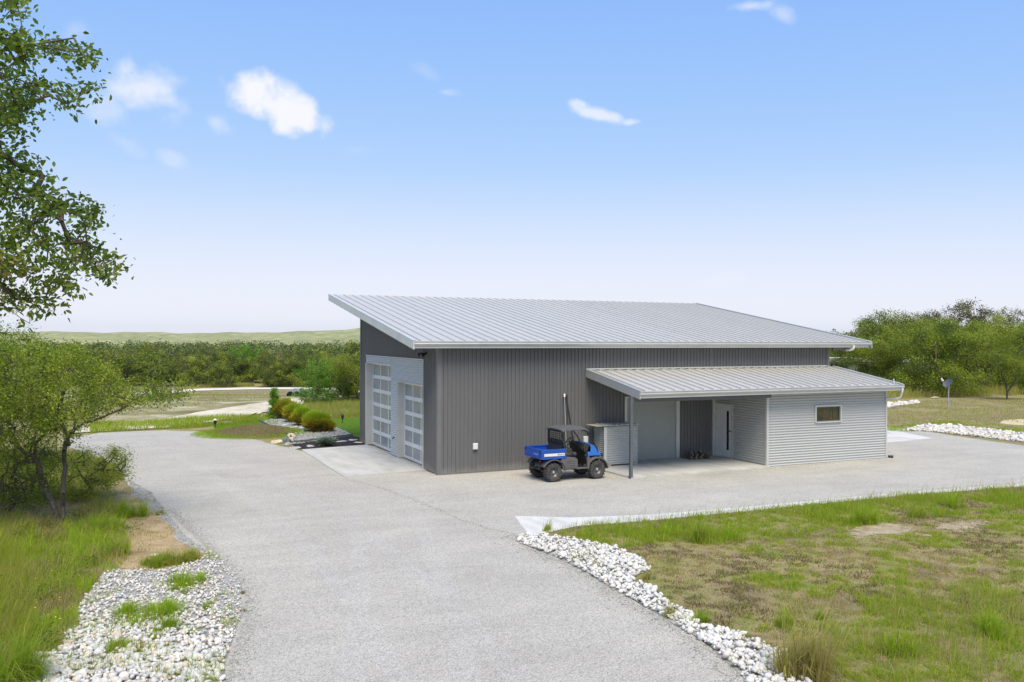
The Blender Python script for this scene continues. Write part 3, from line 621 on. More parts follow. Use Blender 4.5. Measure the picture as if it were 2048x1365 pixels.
# floodlight with two heads on the gable, tap, small box on the pier
m = MB(); m.box(-.075, -.03, 1.10, 1.20, 4.13, 4.23, .01); m.tube([(-.07, 1.15, 4.18), (-.16, 1.22, 4.16)], .018, 8); m.tube([(-.07, 1.15, 4.18), (-.16, 1.06, 4.16)], .018, 8)
for yy, dy in ((1.24, .06), (1.04, -.06)): m.tube([(-.12, yy, 4.17), (-.20, yy + dy * .6, 4.15), (-.30, yy + dy, 4.11)], [.035, .06, .068], 12)
m.tube([(-.12, 1.15, 4.12), (-.14, 1.15, 4.05)], .03, 8)
m.build('floodlight', 'black_plastic', B, smooth=True)
m = MB(); m.box(-.055, -.03, 4.95, 5.0, .75, .80); m.tube([(-.05, 4.97, .77), (-.12, 4.90, .74)], .02, 8); m.build('pier_latch', 'black_plastic', B)
m = MB(); m.lathe([(0, 0), (.04, .01), (.04, .05), (0, .06)], (-.10, 9.98, 2.3), 'y', 10); m.build('bell_box', 'white_plastic', B)
m = MB(); m.box(1.27, 1.45, -.10, -.03, .83, 1.05, .012); m.box(1.285, 1.435, -.112, -.098, .845, 1.035, .006); m.box(1.30, 1.33, -.118, -.11, .9, .98)
m.build('outlet_cover', 'box_white', B)
m = MB(); m.box(5.70, 5.88, -.13, -.03, .86, 1.10, .012); m.tube([(5.79, -.06, .86), (5.79, -.06, .05)], .016, 8); m.build('meter_box', 'box_white', B)
# wide flat door under the lean-to
m = MB(); m.box(7.62, 9.90, .03, .07, .055, 2.46)
for k in range(1, 5): m.box(7.62, 9.90, .024, .03, .055 + k * .48, .062 + k * .48)
d = m.build('roller_door', 'door_grey', B); d['label'] = 'wide plain grey sectional door under the lean-to'
m = MB(); m.box(7.52, 7.62, -.05, .05, .05, 2.52); m.box(9.90, 10.055, -.05, .05, .05, 2.52); m.box(7.62, 9.90, -.05, .05, 2.45, 2.52); m.build('door_casing', 'silver_trim', d)
m = MB(); m.box(11.655, 11.775, -.06, .02, .05, 3.4); m.build('casing', 'silver_trim', B)
# lean-to roof
LZ = lambda y: 2.95 + .165 * (y + 3.62)
LX0, LX1 = 5.84, 18.10
lr = slope_roof(LX0, LX1, -3.60, LZ(-3.60), -.035, LZ(-.035), .07, .055, B, 'lean_to_roof', 'galvanised_roof', LX0 + .22)
rake(LX0, -3.66, LZ(-3.66), -.035, LZ(-.035), .29, -1, .04, .12).build('rake_fascia', 'gutter_metal', lr)
rake(LX1, -3.66, LZ(-3.66), -.035, LZ(-.035), .29, 1, .04, .06).build('rake_fascia', 'fascia_metal', lr)
MB().prism([(-3.55, LZ(-3.55) - .2), (-.03, LZ(-.03) - .2), (-.03, LZ(-.03) - .23), (-3.55, LZ(-3.55) - .23)], 'x', LX0, LX1).build('ceiling', 'soffit', lr)
m = MB(); x = LX0 + .2
while x < WX: m.box(x - .05, x + .05, -.075, -.034, LZ(-.04) + .004, LZ(-.04) + .05); x += .406
m.box(LX0, WX - .1, -.055, -.034, LZ(-.04) + .03, LZ(-.04) + .075); m.build('flashing', 'fascia_metal', lr)
lg = gutter(LX0 - .03, LX1 + .06, -3.604, 2.965, .145, .095).build('lean_to_gutter', 'gutter_metal', B)
MB().box(LX0, LX1 - .05, -3.62, -3.58, 2.735, 2.82).build('gutter_fascia', 'fascia_metal', lg)
MB().tube([(18.08, -3.65, 2.84), (18.08, -3.65, 2.72), (18.12, -3.6, 2.62), (18.14, -3.52, 2.46), (18.10, -3.44, 2.41), (17.95, -3.1, 2.41), (17.95, -3.0, 2.38), (17.95, -2.95, 2.2), (17.95, -2.95, .12)], .038, 10).build('downspout', 'downspout_white', lg, smooth=True)
MB().tube([(17.85, -3.45, 2.9), (17.85, -3.45, 3.13), (17.82, -3.47, 3.17), (17.77, -3.5, 3.16)], .018, 8).build('vent_hook', 'downspout_white', lr, smooth=True)
MB().box(5.70, 5.80, -3.27, -3.17, .0, 2.78).box(5.67, 5.83, -3.30, -3.14, .05, .062).box(5.80, 11.8, -3.27, -3.17, 2.58, 2.76).build('post', 'dark_post', B, bevel=.006)
# annex room
lt = lambda u: LZ(u) - .15
m = corr_sheet('x', 11.87, 14.16, -3.01, .02, 2.80, -1, .098, .016); corr_sheet('x', 14.16, 15.46, -3.01, .02, 1.57, -1, .098, .016, mb=m); corr_sheet('x', 14.16, 15.46, -3.01, 2.17, 2.80, -1, .098, .016, mb=m); corr_sheet('x', 15.46, 17.86, -3.01, .02, 2.80, -1, .098, .016, mb=m)
an = m.build('annex_wall', 'galvanised_corrugated', B)
m = corr_sheet('y', -2.97, -1.10, 11.80, .055, lt, -1, .098, .012); corr_sheet('y', -1.10, -.03, 11.80, 2.17, lt, -1, .098, .012, mb=m)
m.build('side_cladding', 'galvanised_corrugated', an)
m = corr_sheet('y', -2.97, 0, 17.90, .02, lt, 1, .098, .014); m.build('end_cladding', 'galvanised_corrugated', an)
for q in ((11.765, 11.87), (17.85, 17.93)): MB().box(q[0], q[1], -3.06, -2.96, .02, 2.82).build('annex_corner_trim', 'silver_trim', an)
m = MB(); m.box(11.88, 17.84, -2.99, -2.95, -.05, .05); m.build('annex_footing', 'concrete', an)
m = MB(); m.box(14.13, 14.20, -3.07, -2.95, 1.53, 2.21); m.box(15.42, 15.49, -3.07, -2.95, 1.53, 2.21); m.box(14.20, 15.42, -3.07, -2.95, 2.15, 2.21); m.box(14.20, 15.42, -3.09, -2.95, 1.53, 1.585)
w = m.build('window', 'silver_trim', B); MB().box(14.2, 15.42, -3.0, -2.99, 1.585, 2.15).build('pane', 'dark_glass', w)
m = MB(); m.box(14.20, 15.42, -3.035, -3.01, 1.585, 1.615); m.box(14.20, 15.42, -3.035, -3.01, 2.12, 2.15); m.box(14.2, 14.235, -3.035, -3.01, 1.615, 2.12); m.box(15.385, 15.42, -3.035, -3.01, 1.615, 2.12); m.build('sash', 'charcoal_trim', w)
# entry door in the annex side
m = MB(); m.box(11.785, 11.83, -1.06, -.72, .07, 2.14); m.box(11.785, 11.83, -.86, -.12, .07, .36) if False else None
m = MB(); m.box(11.785, 11.83, -1.04, -.89, .07, 2.14); m.box(11.785, 11.83, -.73, -.12, .07, 2.14); m.box(11.785, 11.83, -.89, -.73, .07, .36); m.box(11.785, 11.83, -.89, -.73, 1.90, 2.14)
d = m.build('entry_door', 'entry_door_paint', B); d['label'] = 'pale door with a narrow dark glass strip in the annex side'
MB().box(11.80, 11.81, -.89, -.73, .36, 1.90).build('glass_strip', 'black_glass', d)
m = MB(); m.tube([(11.78, -.96, 1.12), (11.72, -.96, 1.12), (11.72, -.85, 1.12)], .016, 8); m.lathe([(0, -.012), (.035, -.01), (.035, 0)], (11.785, -.96, 1.12), 'x', 12); m.build('handle', 'black_plastic', d, smooth=True)
for z in (.32, 1.1, 1.9): MB().box(11.765, 11.785, -.13, -.09, z, z + .10).build('hinge', 'chrome', d)
m = MB(); m.box(11.76, 11.84, -1.10, -1.045, .05, 2.19); m.box(11.76, 11.84, -.115, -.03, .05, 2.19); m.box(11.76, 11.84, -1.045, -.115, 2.145, 2.19); m.build('frame', 'silver_trim', d)
m = MB(); m.tube([(17.99, -3.05, .06), (18.12, -3.2, .06)], .05, 10); m.build('drain_cap', 'black_plastic', B, smooth=True)

# ================================================================== utility vehicle
U = thing('utility_vehicle', 'blue utility vehicle with cargo bed and knobbly tyres beside the charcoal wall', 'utility vehicle', (3.84, -2.24, 0.006))
def upart(mb, name, mat, par=None, **k): return mb.build(name, mat, par or U, **k)
RA, FA, WR = -.84, .82, .315
def wheel(x, sy):
    y = sy * .52; w = .115
    prof = [(.155, -w * .9), (.20, -w), (.26, -w * 1.02), (.288, -w * .86), (.296, -w * .5), (.298, 0), (.296, w * .5), (.288, w * .86), (.26, w * 1.02), (.20, w), (.155, w * .9)]
    m = MB(); m.lathe(prof, (0, 0, 0), 'y', 40)
    nk = 20
    for k in range(nk):                                   # tread blocks, two staggered rows with shoulders
        for side in (-1, 1):
            a = 2 * math.pi * (k + (.5 if side > 0 else 0)) / nk; da = .085
            vs = []
            for rr_, yy0, yy1 in ((.285, .012, .112), (.318, .012, .104)):
                for (aa, yy) in ((a - da, yy0), (a + da, yy0), (a + da * .8 + .06, yy1), (a - da * .8 + .06, yy1)):
                    vs.append((rr_ * math.cos(aa), side * yy, rr_ * math.sin(aa)))
            m.add(vs, [(0, 1, 2, 3), (4, 5, 6, 7), (0, 1, 5, 4), (1, 2, 6, 5), (2, 3, 7, 6), (3, 0, 4, 7)])
            vs = []
            for rr_, yy in ((.262, .112), (.30, .112), (.298, .126), (.262, .124)):
                for aa in (a - .07 + .06, a + .07 + .06): vs.append((rr_ * math.cos(aa), side * yy, rr_ * math.sin(aa)))
            m.add(vs, [(0, 1, 3, 2), (2, 3, 5, 4), (4, 5, 7, 6), (0, 2, 4, 6), (1, 3, 5, 7)])
    wh = m.build('wheel', 'black_rubber', U, smooth=True, auto=35, loc=(x, y, WR))
    r = MB(); o_ = sy
    r.lathe([(.158, -.10), (.158, .10)], (0, 0, 0), 'y', 32); r.lathe([(.158, o_ * .10), (.172, o_ * .108), (.165, o_ * .092), (.135, o_ * .06), (.10, o_ * .035), (.06, o_ * .05), (.03, o_ * .055), (0, o_ * .055)], (0, 0, 0), 'y', 32)
    r.build('rim', 'rim_grey', wh, smooth=True, auto=50)
    h = MB(); h.lathe([(.034, o_ * .05), (.034, o_ * .085), (.02, o_ * .095), (0, o_ * .096)], (0, 0, 0), 'y', 16)
    for k in range(4): a = k * math.pi / 2 + .5; h.lathe([(.010, o_ * .045), (.010, o_ * .062), (0, o_ * .064)], (.06 * math.cos(a), 0, .06 * math.sin(a)), 'y', 8)
    h.build('hub', 'chrome', wh, smooth=True)
for x in (RA, FA):
    for sy in (-1, 1): wheel(x, sy)
# running gear
m = MB(); m.box(-1.15, .95, -.22, .22, .36, .46); m.box(-.40, .45, -.55, .55, .36, .40, .01)
for x in (RA, FA):
    m.tube([(x, -.46, .32), (x, .46, .32)], .035, 10); m.box(x - .13, x + .13, -.16, .16, .24, .44, .03)
    for sy in (-1, 1): m.tube([(x - .12, sy * .15, .30), (x, sy * .42, .30)], .022, 8); m.tube([(x + .14, sy * .15, .30), (x, sy * .42, .30)], .022, 8); m.tube([(x, sy * .36, .32), (x + .02, sy * .30, .74)], .035, 10)
m.box(-1.15, -.55, -.24, .24, .42, .62, .04); m.tube([(-1.30, .26, .5), (-.9, .26, .5)], .06, 12); m.box(-1.36, -1.15, -.05, .05, .40, .46)
upart(m, 'chassis', 'black_plastic')
m = MB(); m.lathe([(0, 0), (.07, .01), (.07, .05), (0, .06)], (-1.17, .1, .48), 'x', 12); m.box(-1.16, -1.10, -.2, .05, .44, .55, .01); upart(m, 'gearbox', 'rim_grey', smooth=True)
# cargo bed
bx0, bx1, by, bz0, bz1 = -1.31, -.40, .63, .78, 1.08
m = MB(); m.box(bx0 + .03, bx1 - .03, -by + .03, by - .03, bz0, bz0 + .03)
def bedwall(m, x0, x1, y0, y1):
    m.box(x0, x1, y0, y1, bz0 - .01, bz1)
m.box(bx0 + .03, bx1, -by, -by + .028, bz0 - .02, bz1 - .01); m.box(bx0 + .03, bx1, by - .028, by, bz0 - .02, bz1 - .01); m.box(bx1 - .028, bx1, -by + .03, by - .03, bz0, bz1 - .01)
for sy in (-1, 1): m.box(bx0 + .03, bx1, sy * (by + .004), sy * (by - .05), bz1 - .045, bz1 + .002); m.box(bx0 + .03, bx1, sy * by, sy * (by + .010), bz1 - .10, bz1 - .085); m.box(bx0 + .03, bx1, sy * by, sy * (by + .010), bz0 - .02, bz0 + .03); m.box(bx1 - .06, bx1 - .0, sy * (by + .002), sy * (by + .016), bz0 - .02, bz1 - .05)
for k in range(7): y = -by + .12 + k * .165; m.box(bx0 + .05, bx1 - .04, y, y + .04, bz0 + .03, bz0 + .042)
bed = upart(m, 'cargo_bed', 'blue_bed', bevel=.006)
m = MB(); m.box(bx0, bx0 + .028, -by, by, bz0 - .02, bz1 - .005); m.box(bx0 - .012, bx0 - .001, -by + .06, by - .06, bz0 + .05, bz1 - .08); m.box(bx0 - .006, bx0 + .034, -by, by, bz1 - .035, bz1 + .004)
tg = m.build('tailgate', 'blue_bed', bed, bevel=.006)
m = MB(); m.box(bx0 + .10, bx1 - .05, -by - .014, -by - .0105, bz0 + .075, bz0 + .165); m.build('side_label', 'label_white', bed)
for sy in (-1, 1): MB().box(bx0 - .02, bx0 + .01, sy * (by - .12), sy * (by - .03), bz0 + .18, bz0 + .24).build('latch', 'black_plastic', bed)
def text(body, size, mat, par, loc, rot, name='lettering', ext=.0015, bold=0.):
    cu = bpy.data.curves.new('t', 'FONT'); cu.body = body; cu.size = size; cu.extrude = ext; cu.align_x = 'CENTER'; cu.align_y = 'CENTER'; cu.offset = bold; cu.resolution_u = 3
    ob = bpy.data.objects.new('t', cu); COL.objects.link(ob); dg = bpy.context.evaluated_depsgraph_get(); me = bpy.data.meshes.new_from_object(ob.evaluated_get(dg))
    bpy.data.objects.remove(ob); bpy.data.curves.remove(cu); me.materials.clear(); me.materials.append(MATS[mat]); o = bpy.data.objects.new(name, me); COL.objects.link(o); o.parent = par; o.location = loc; o.rotation_euler = rot; return o
text('MULE SX', .06, 'lettering_dark', bed, (bx1 - .20, -by - .0165, bz0 + .118), (R(90), 0, 0), bold=.001)
text('Kawasaki', .085, 'lettering_pale', bed, (bx0 - .0145, -.25, bz0 + .13), (R(90), 0, R(-90)))
for sy in (-1, 1): upart(MB().box(bx0 + .03, bx0 + .06, sy * .40, sy * .48, .66, .71, .01), 'tail_lamp', 'red_lens')
# rear fenders, side panels, floor
def fender(xc, r, a0, a1, w0, w1, sy, th=.02, n=14):
    m = MB(); vs = []
    for i in range(n + 1):
        a = R(a0 + (a1 - a0) * i / n); 
        for rr_ in (r, r + th):
            for yy in (w0, w1): vs.append((xc - rr_ * math.cos(a), sy * yy, .315 + rr_ * math.sin(a)))
    for i in range(n):
        b = i * 4; m_f = [(b, b + 1, b + 5, b + 4), (b + 2, b + 6, b + 7, b + 3), (b, b + 4, b + 6, b + 2), (b + 1, b + 3, b + 7, b + 5)]; m.f += m_f
    m.v += vs; m.f += [(0, 2, 3, 1), (n * 4, n * 4 + 1, n * 4 + 3, n * 4 + 2)]; return m
for sy in (-1, 1):
    m = fender(RA, .40, 28, 172, .36, .645, sy, .03)
    m.prism([(-.48, .36), (-.40, .36), (-.36, .72), (-.52, .76), (-.60, .70)], 'y', sy * .60, sy * .645)
    upart(m, 'rear_fender', 'grey_plastic', smooth=True)
    m = MB(); m.prism([(-.42, .40), (.05, .40), (.05, .70), (-.02, .76), (-.30, .80), (-.42, .74)], 'y', sy * .44, sy * .615)
    for k in range(4): m.box(-.34, -.01, sy * .615, sy * .628, .45 + k * .065, .475 + k * .065, .004)
    upart(m, 'side_panel', 'grey_plastic', bevel=.012)
    m = MB(); m.box(.02, .47, sy * .30, sy * .60, .385, .41, .006); m.box(.02, .47, sy * .585, sy * .61, .37, .43, .008); upart(m, 'sill', 'grey_plastic')
m = MB(); m.box(-.02, .50, -.58, .58, .40, .42); m.box(.44, .50, -.50, .50, .42, .95); m.box(-.40, -.02, -.42, .42, .42, .80); upart(m, 'floor_tub', 'black_plastic')
# seats
m = MB(); m.box(-.36, .08, -.54, .54, .80, .92, .035); m.prism([(-.40, .86), (-.28, .86), (-.36, 1.34), (-.46, 1.34)], 'y', -.52, -.04); m.prism([(-.40, .86), (-.28, .86), (-.36, 1.34), (-.46, 1.34)], 'y', .04, .52)
upart(m, 'seat', 'black_rubber', bevel=.02)
# dash and steering wheel
m = MB(); m.prism([(.36, .92), (.62, .90), (.62, 1.14), (.44, 1.20), (.34, 1.10)], 'y', -.50, .50); m.box(.30, .40, -.46, -.20, .98, 1.08, .02); dsh = upart(m, 'dashboard', 'black_plastic', bevel=.012)
MB().box(.355, .36, -.30, -.12, 1.0, 1.05).build('decal', 'label_white', dsh)
m = MB(); c0 = Vector((.20, .26, 1.20)); nrm = Vector((-.75, 0, .66)).normalized(); a_ = Vector((0, 1, 0)); b_ = nrm.cross(a_)
ring = [c0 + (a_ * math.cos(t_) + b_ * math.sin(t_)) * .16 for t_ in np.linspace(0, 2 * math.pi, 25)]
m.tube(ring, .014, 8, cap=False); m.tube([c0, (.42, .26, 1.0)], .022, 8)
for k in range(3): t_ = k * 2.094 + .5; m.tube([c0, c0 + (a_ * math.cos(t_) + b_ * math.sin(t_)) * .16], .010, 6)
upart(m, 'steering_wheel', 'black_plastic', smooth=True)
# hood (lofted blue shell) and grille
secs = [(.42, .40, 1.215, .98), (.55, .44, 1.215, .96), (.70, .45, 1.18, .92), (.85, .42, 1.11, .86), (.97, .36, 1.02, .80), (1.02, .30, .94, .78)]
m = MB(); n = 12
for (x, hw, zt, zb) in secs:
    for k in range(n + 1):
        a = math.pi * k / n; m.v.append((x, -hw * math.copysign(abs(math.cos(a)) ** .55, math.cos(a)), zb + (zt - zb) * (math.sin(a) ** .5)))
for i in range(len(secs) - 1):
    for k in range(n): m.f.append((i * (n + 1) + k, i * (n + 1) + k + 1, (i + 1) * (n + 1) + k + 1, (i + 1) * (n + 1) + k))
m.f.append(tuple((len(secs) - 1) * (n + 1) + k for k in range(n + 1))); m.f.append(tuple(range(n, -1, -1)))
hood = upart(m, 'hood', 'blue_paint', smooth=True)
m = MB(); m.prism([(-.10, 0), (.10, 0), (.13, .02), (-.13, .02)], 'y', 0, .001) if False else None
m = MB(); m.box(.50, .86, -.05, .05, 1.16, 1.19); 
for sy in (-1, 1):
    m = MB(); m.prism([(.42, .76), (.52, 1.12), (.66, 1.14), (.84, 1.04), (1.02, .86), (1.0, .76)], 'y', sy * .40, sy * .50)
    upart(m, 'hood_side', 'blue_paint', bevel=.03)
for sy in (-1, 1):
    m = fender(FA, .385, 18, 178, .36, .645, sy, .035)
    m.prism([(.42, .36), (.47, .36), (.52, .62), (.48, .80), (.40, .72)], 'y', sy * .60, sy * .64); upart(m, 'front_fender', 'grey_plastic', smooth=True)
    m = MB(); m.lathe([(0, 0), (.045, -.01), (.055, -.06)], (1.035, sy * .30, .86), 'x', 14); upart(m, 'headlight', 'chrome', smooth=True)
m = MB(); m.box(.88, 1.04, -.34, .34, .52, .80, .02); m.tube([(1.0, -.44, .72), (1.10, -.44, .80), (1.15, -.40, .80), (1.15, .40, .80), (1.10, .44, .80), (1.0, .44, .72)], .022, 8); m.tube([(1.0, -.40, .50), (1.12, -.36, .62), (1.14, .36, .62), (1.0, .40, .50)], .022, 8)
for yy in (-.40, -.15, .15, .40): m.tube([(1.14, yy, .80), (1.13, yy * .9, .62)], .016, 6)
upart(m, 'bumper', 'black_plastic')
# roll cage, screen and roof
m = MB()
for sy in (-1, 1):
    m.tube([(-.38, sy * .56, .62), (-.42, sy * .56, 1.1), (-.43, sy * .54, 1.62), (-.36, sy * .52, 1.70), (.30, sy * .52, 1.68), (.44, sy * .52, 1.62), (.66, sy * .52, 1.34), (.86, sy * .50, 1.02), (.90, sy * .48, .86)], .024, 8)
    m.tube([(-.42, sy * .55, 1.2), (-.10, sy * .57, .92), (-.05, sy * .57, .74)], .018, 8)
m.tube([(-.43, -.54, 1.62), (-.43, .54, 1.62)], .022, 8); m.tube([(.44, -.52, 1.62), (.44, .52, 1.62)], .022, 8); m.tube([(-.42, -.55, 1.12), (-.42, .55, 1.12)], .022, 8)
m.tube([(.0, .54, 1.68), (.10, .55, 1.4), (.16, .56, 1.05), (.2, .56, .9)], .018, 8)
cage = upart(m, 'roll_cage', 'black_plastic', smooth=True)
m = MB(); xs = -.455
m.tube([(xs, -.52, 1.14), (xs - .0, -.56, 1.22), (xs, -.56, 1.60), (xs, -.52, 1.66), (xs, .52, 1.66), (xs, .56, 1.60), (xs, .56, 1.22), (xs, .52, 1.14), (xs, -.52, 1.14)], .020, 8)
for k in range(1, 8): y = -.56 + k * .14; m.box(xs - .008, xs + .008, y - .010, y + .010, 1.14, 1.66)
for k in range(1, 8): z = 1.14 + k * .066; m.box(xs - .010, xs + .010, -.55, .55, z - .011, z + .011)
m.prism([(-.42, .96), (-.40, 1.14), (-.47, 1.14), (-.50, .96)], 'y', -.50, .50)
upart(m, 'rear_screen', 'black_plastic')
m = MB(); nx, ny = 14, 12; V = []
for s_ in (0, 1):
    for i in range(nx + 1):
        for j in range(ny + 1):
            u = i / nx; v_ = j / ny; x = -.50 + 1.02 * u; hw = .60 - .04 * u; y = -hw + 2 * hw * v_
            z = 1.755 - .05 * abs(2 * v_ - 1) ** 3 - .07 * max(0, (u - .78) / .22) ** 2 - .05 * max(0, (.12 - u) / .12) ** 1.5 + (.012 if (j in (3, 4, 8, 9) and 1 < i < nx - 1) else 0) - .05 * s_ * (1 if 0 < i < nx and 0 < j < ny else .8)
            m.v.append((x, y, z))
N1 = (nx + 1) * (ny + 1); ix = lambda s_, i, j: s_ * N1 + i * (ny + 1) + j
for i in range(nx):
    for j in range(ny):
        m.f.append((ix(0, i, j), ix(0, i + 1, j), ix(0, i + 1, j + 1), ix(0, i, j + 1))); m.f.append((ix(1, i, j), ix(1, i, j + 1), ix(1, i + 1, j + 1), ix(1, i + 1, j)))
for i in range(nx): m.f.append((ix(0, i, 0), ix(1, i, 0), ix(1, i + 1, 0), ix(0, i + 1, 0))); m.f.append((ix(0, i, ny), ix(0, i + 1, ny), ix(1, i + 1, ny), ix(1, i, ny)))
for j in range(ny): m.f.append((ix(0, 0, j), ix(0, 0, j + 1), ix(1, 0, j + 1), ix(1, 0, j))); m.f.append((ix(0, nx, j), ix(1, nx, j), ix(1, nx, j + 1), ix(0, nx, j + 1)))
upart(m, 'roof', 'roof_plastic', smooth=True)

# ================================================================== corrugated cabinet beside the post
K = thing('corrugated_cabinet', 'corrugated metal cabinet with flat lid between the vehicle and the dark post', 'cabinet', (0, 0, 0))
kx0, kx1, ky0, ky1, kz0, kz1 = 6.14, 7.60, -.80, -.12, .16, 1.50
m = MB(); m.box(kx0 + .02, kx1 - .02, ky0 + .03, ky1, kz0 - .06, kz1 - .02); m.build('core', 'charcoal_trim', K)
corr_sheet('x', kx0 + .12, kx1, ky0, kz0 - .05, kz1, -1, .084, .014).build('front_panel', 'galvanised_corrugated', K)
corr_sheet('y', ky0 + .02, ky1, kx0, kz0 - .05, kz1, -1, .074, .02).build('side_panel', 'galvanised_corrugated', K)
corr_sheet('y', ky0 + .02, ky1, kx1, kz0 - .05, kz1, 1, .084, .014).build('side_panel', 'galvanised_corrugated', K)
MB().box(kx0 - .01, kx0 + .12, ky0 - .03, ky0 - .004, kz0 - .06, kz1).build('corner_strip', 'fascia_metal', K)
m = MB(); m.prism([(kx0 - .36, kz1 + .03), (kx1 + .06, kz1 + .035), (kx1 + .06, kz1 + .055), (kx0 - .36, kz1 + .045)], 'y', ky0 - .08, ky1)
for k in range(7): x = kx0 + .05 + k * .22; m.box(x, x + .05, ky0 - .07, ky1 - .01, kz1 + .05, kz1 + .075)
m.build('lid', 'galvanised_roof', K)
for x in (kx0 + .06, kx1 - .22): MB().box(x, x + .2, ky0 - .10, ky1 - .1, .055, .10).box(x + .02, x + .16, ky0 - .06, ky1 - .1, .10, .135).build('wood_block', 'cut_wood', K)

# upright poles leaning on the wall behind the vehicle
Pp = thing('leaning_pole', 'slender silver pole upright against the dark wall behind the vehicle', 'pole', (4.88, -.30, 0))
MB().tube([(0, 0, 0.0), (.0, .20, 2.62)], .022, 10).build('shaft', 'chrome', Pp, smooth=True); MB().tube([(.0, .195, 2.58), (0, .21, 2.70)], .034, 10).build('cap', 'white_plastic', Pp, smooth=True)
o = MB(); o.tube([(5.22, -.52, 0.02), (4.93, -.10, 2.66)], .03, 10); o.tube([(5.28, -.44, .02), (4.96, -.07, 2.60)], .02, 8); o.box(4.90, 4.98, -.15, -.06, 2.5, 2.66, .01)
tag(o.build('black_pole', 'black_plastic', None, smooth=True), 'black folded pole leaning against the wall, touching the silver pole at the top', 'pole')

# firewood
r_ = random.Random(5)
def make_log():
    L, rad_ = .34, .06; m = MB(); n = 9; m.v = []
    prof = [rad_ * (1 + .18 * math.sin(k * 1.7)) for k in range(n)]
    for x in (-L / 2, 0, L / 2):
        for k in range(n): a = 2 * math.pi * k / n; m.v.append((x, prof[k] * math.cos(a) * (1.05 if x == 0 else 1), prof[k] * math.sin(a)))
    for i in range(2):
        for k in range(n): m.f.append((i * n + k, i * n + (k + 1) % n, (i + 1) * n + (k + 1) % n, (i + 1) * n + k))
    lg_ = m.build('log', 'bark', None, smooth=True)
    for x in (-L / 2 - .001, L / 2 + .001):
        e = MB(); e.add([(x, prof[k] * math.cos(2 * math.pi * k / n), prof[k] * math.sin(2 * math.pi * k / n)) for k in range(n)], [tuple(range(n)) if x > 0 else tuple(range(n - 1, -1, -1))])
        e.build('cut_end', 'log_end', lg_)
    return tag(lg_, 'short split log in the firewood heap on the porch slab', 'log', 'firewood logs heaped on the porch slab')
log0 = make_log()
lay = [(10.2 + k * .12, -.26 - .16 * (k % 2), .10) for k in range(9)] + [(10.28 + k * .14, -.27 - .12 * ((k + 1) % 2), .19) for k in range(6)] + [(10.42 + k * .2, -.33, .28) for k in range(3)] + [(10.2 + k * .25, -.56, .10) for k in range(4)]
for i, p in enumerate(lay):
    o = log0 if i == 0 else copy_tree(log0)
    o.location = p; o.rotation_euler = (r_.uniform(0, 6), r_.uniform(-.25, .25), math.pi / 2 + r_.uniform(-.7, .7)); s = r_.uniform(.65, 1.0); o.scale = (s, s, s)

# satellite dish on a pole
g = G(1897, 818); S = thing('satellite_dish', 'grey satellite dish on a galvanised pole in the mown field', 'satellite dish', g)
MB().tube([(0, 0, -.1), (0, 0, 1.55)], .042, 10).build('mast', 'galv_pole', S, smooth=True)
m = MB(); n = 24; dv = (RT * -.72 - FW * .2 + np.array([0, 0, .66])); dv = Vector(dv).normalized(); e1 = dv.cross(Vector(FW)).normalized(); e2 = dv.cross(e1); c0 = Vector((0, 0, 1.78))
for s_ in (0, .02):
    for i in range(7):
        for k in range(n):
            a = 2 * math.pi * k / n; r0 = .40 * i / 6; m.v.append(c0 + (e1 * math.cos(a) * 1.0 + e2 * math.sin(a) * 1.12) * max(r0, .002) + dv * (.12 * (i / 6) ** 2 - s_))
for s_ in (0, 1):
    for i in range(6):
        for k in range(n): b = s_ * 7 * n; m.f.append((b + i * n + k, b + i * n + (k + 1) % n, b + (i + 1) * n + (k + 1) % n, b + (i + 1) * n + k))
for k in range(n): m.f.append((6 * n + k, 6 * n + (k + 1) % n, 13 * n + (k + 1) % n, 13 * n + k))
m.v = [tuple(v) for v in m.v]; m.build('reflector', 'dish_grey', S, smooth=True)
tip = c0 + dv * .42 + e2 * -.12 + Vector(RT) * -.22
m = MB(); m.tube([c0 - dv * .03 + Vector((0, 0, -.30)), c0 + Vector(RT) * -.30 + Vector((0, 0, -.12)), tip], .016, 8); m.box(-.05, .05, -.05, .05, 1.45, 1.66); m.build('feed_arm', 'galv_pole', S)
m = MB(); m.tube([tip, tip + (c0 - tip).normalized() * .16], [.075, .05], 12); m.tube([tip + Vector((0, 0, .02)), tip + Vector((0, 0, .13))], .05, 10); m.build('feed_horn', 'white_plastic', S, smooth=True)
S.scale = (.85, .85, .95)
# culvert pipes under the far road
for i, (px, lb) in enumerate(((582, 'left one of two corrugated culvert pipe ends by the far track'), (594, 'right one of two corrugated culvert pipe ends by the far track'))):
    g = D(px, 80); g[2] += .12
    c = thing('culvert_pipe', lb, 'culvert pipe', g, -YAW + .15, 'culvert pipe ends by the far track')
    m = MB(); m.lathe([(.36, -.2), (.42, -.2), (.42, 4), (.36, 4)], (0, 0, 0), 'y', 20, closed=True); m.build('pipe', 'pipe_metal', c, smooth=True)
    m = MB(); m.lathe([(0, .15), (.358, .15)], (0, 0, 0), 'y', 20); m.build('bore_shade_disc', 'black_rubber', c)  # black disc set in the mouth stands in for the shade inside the pipe
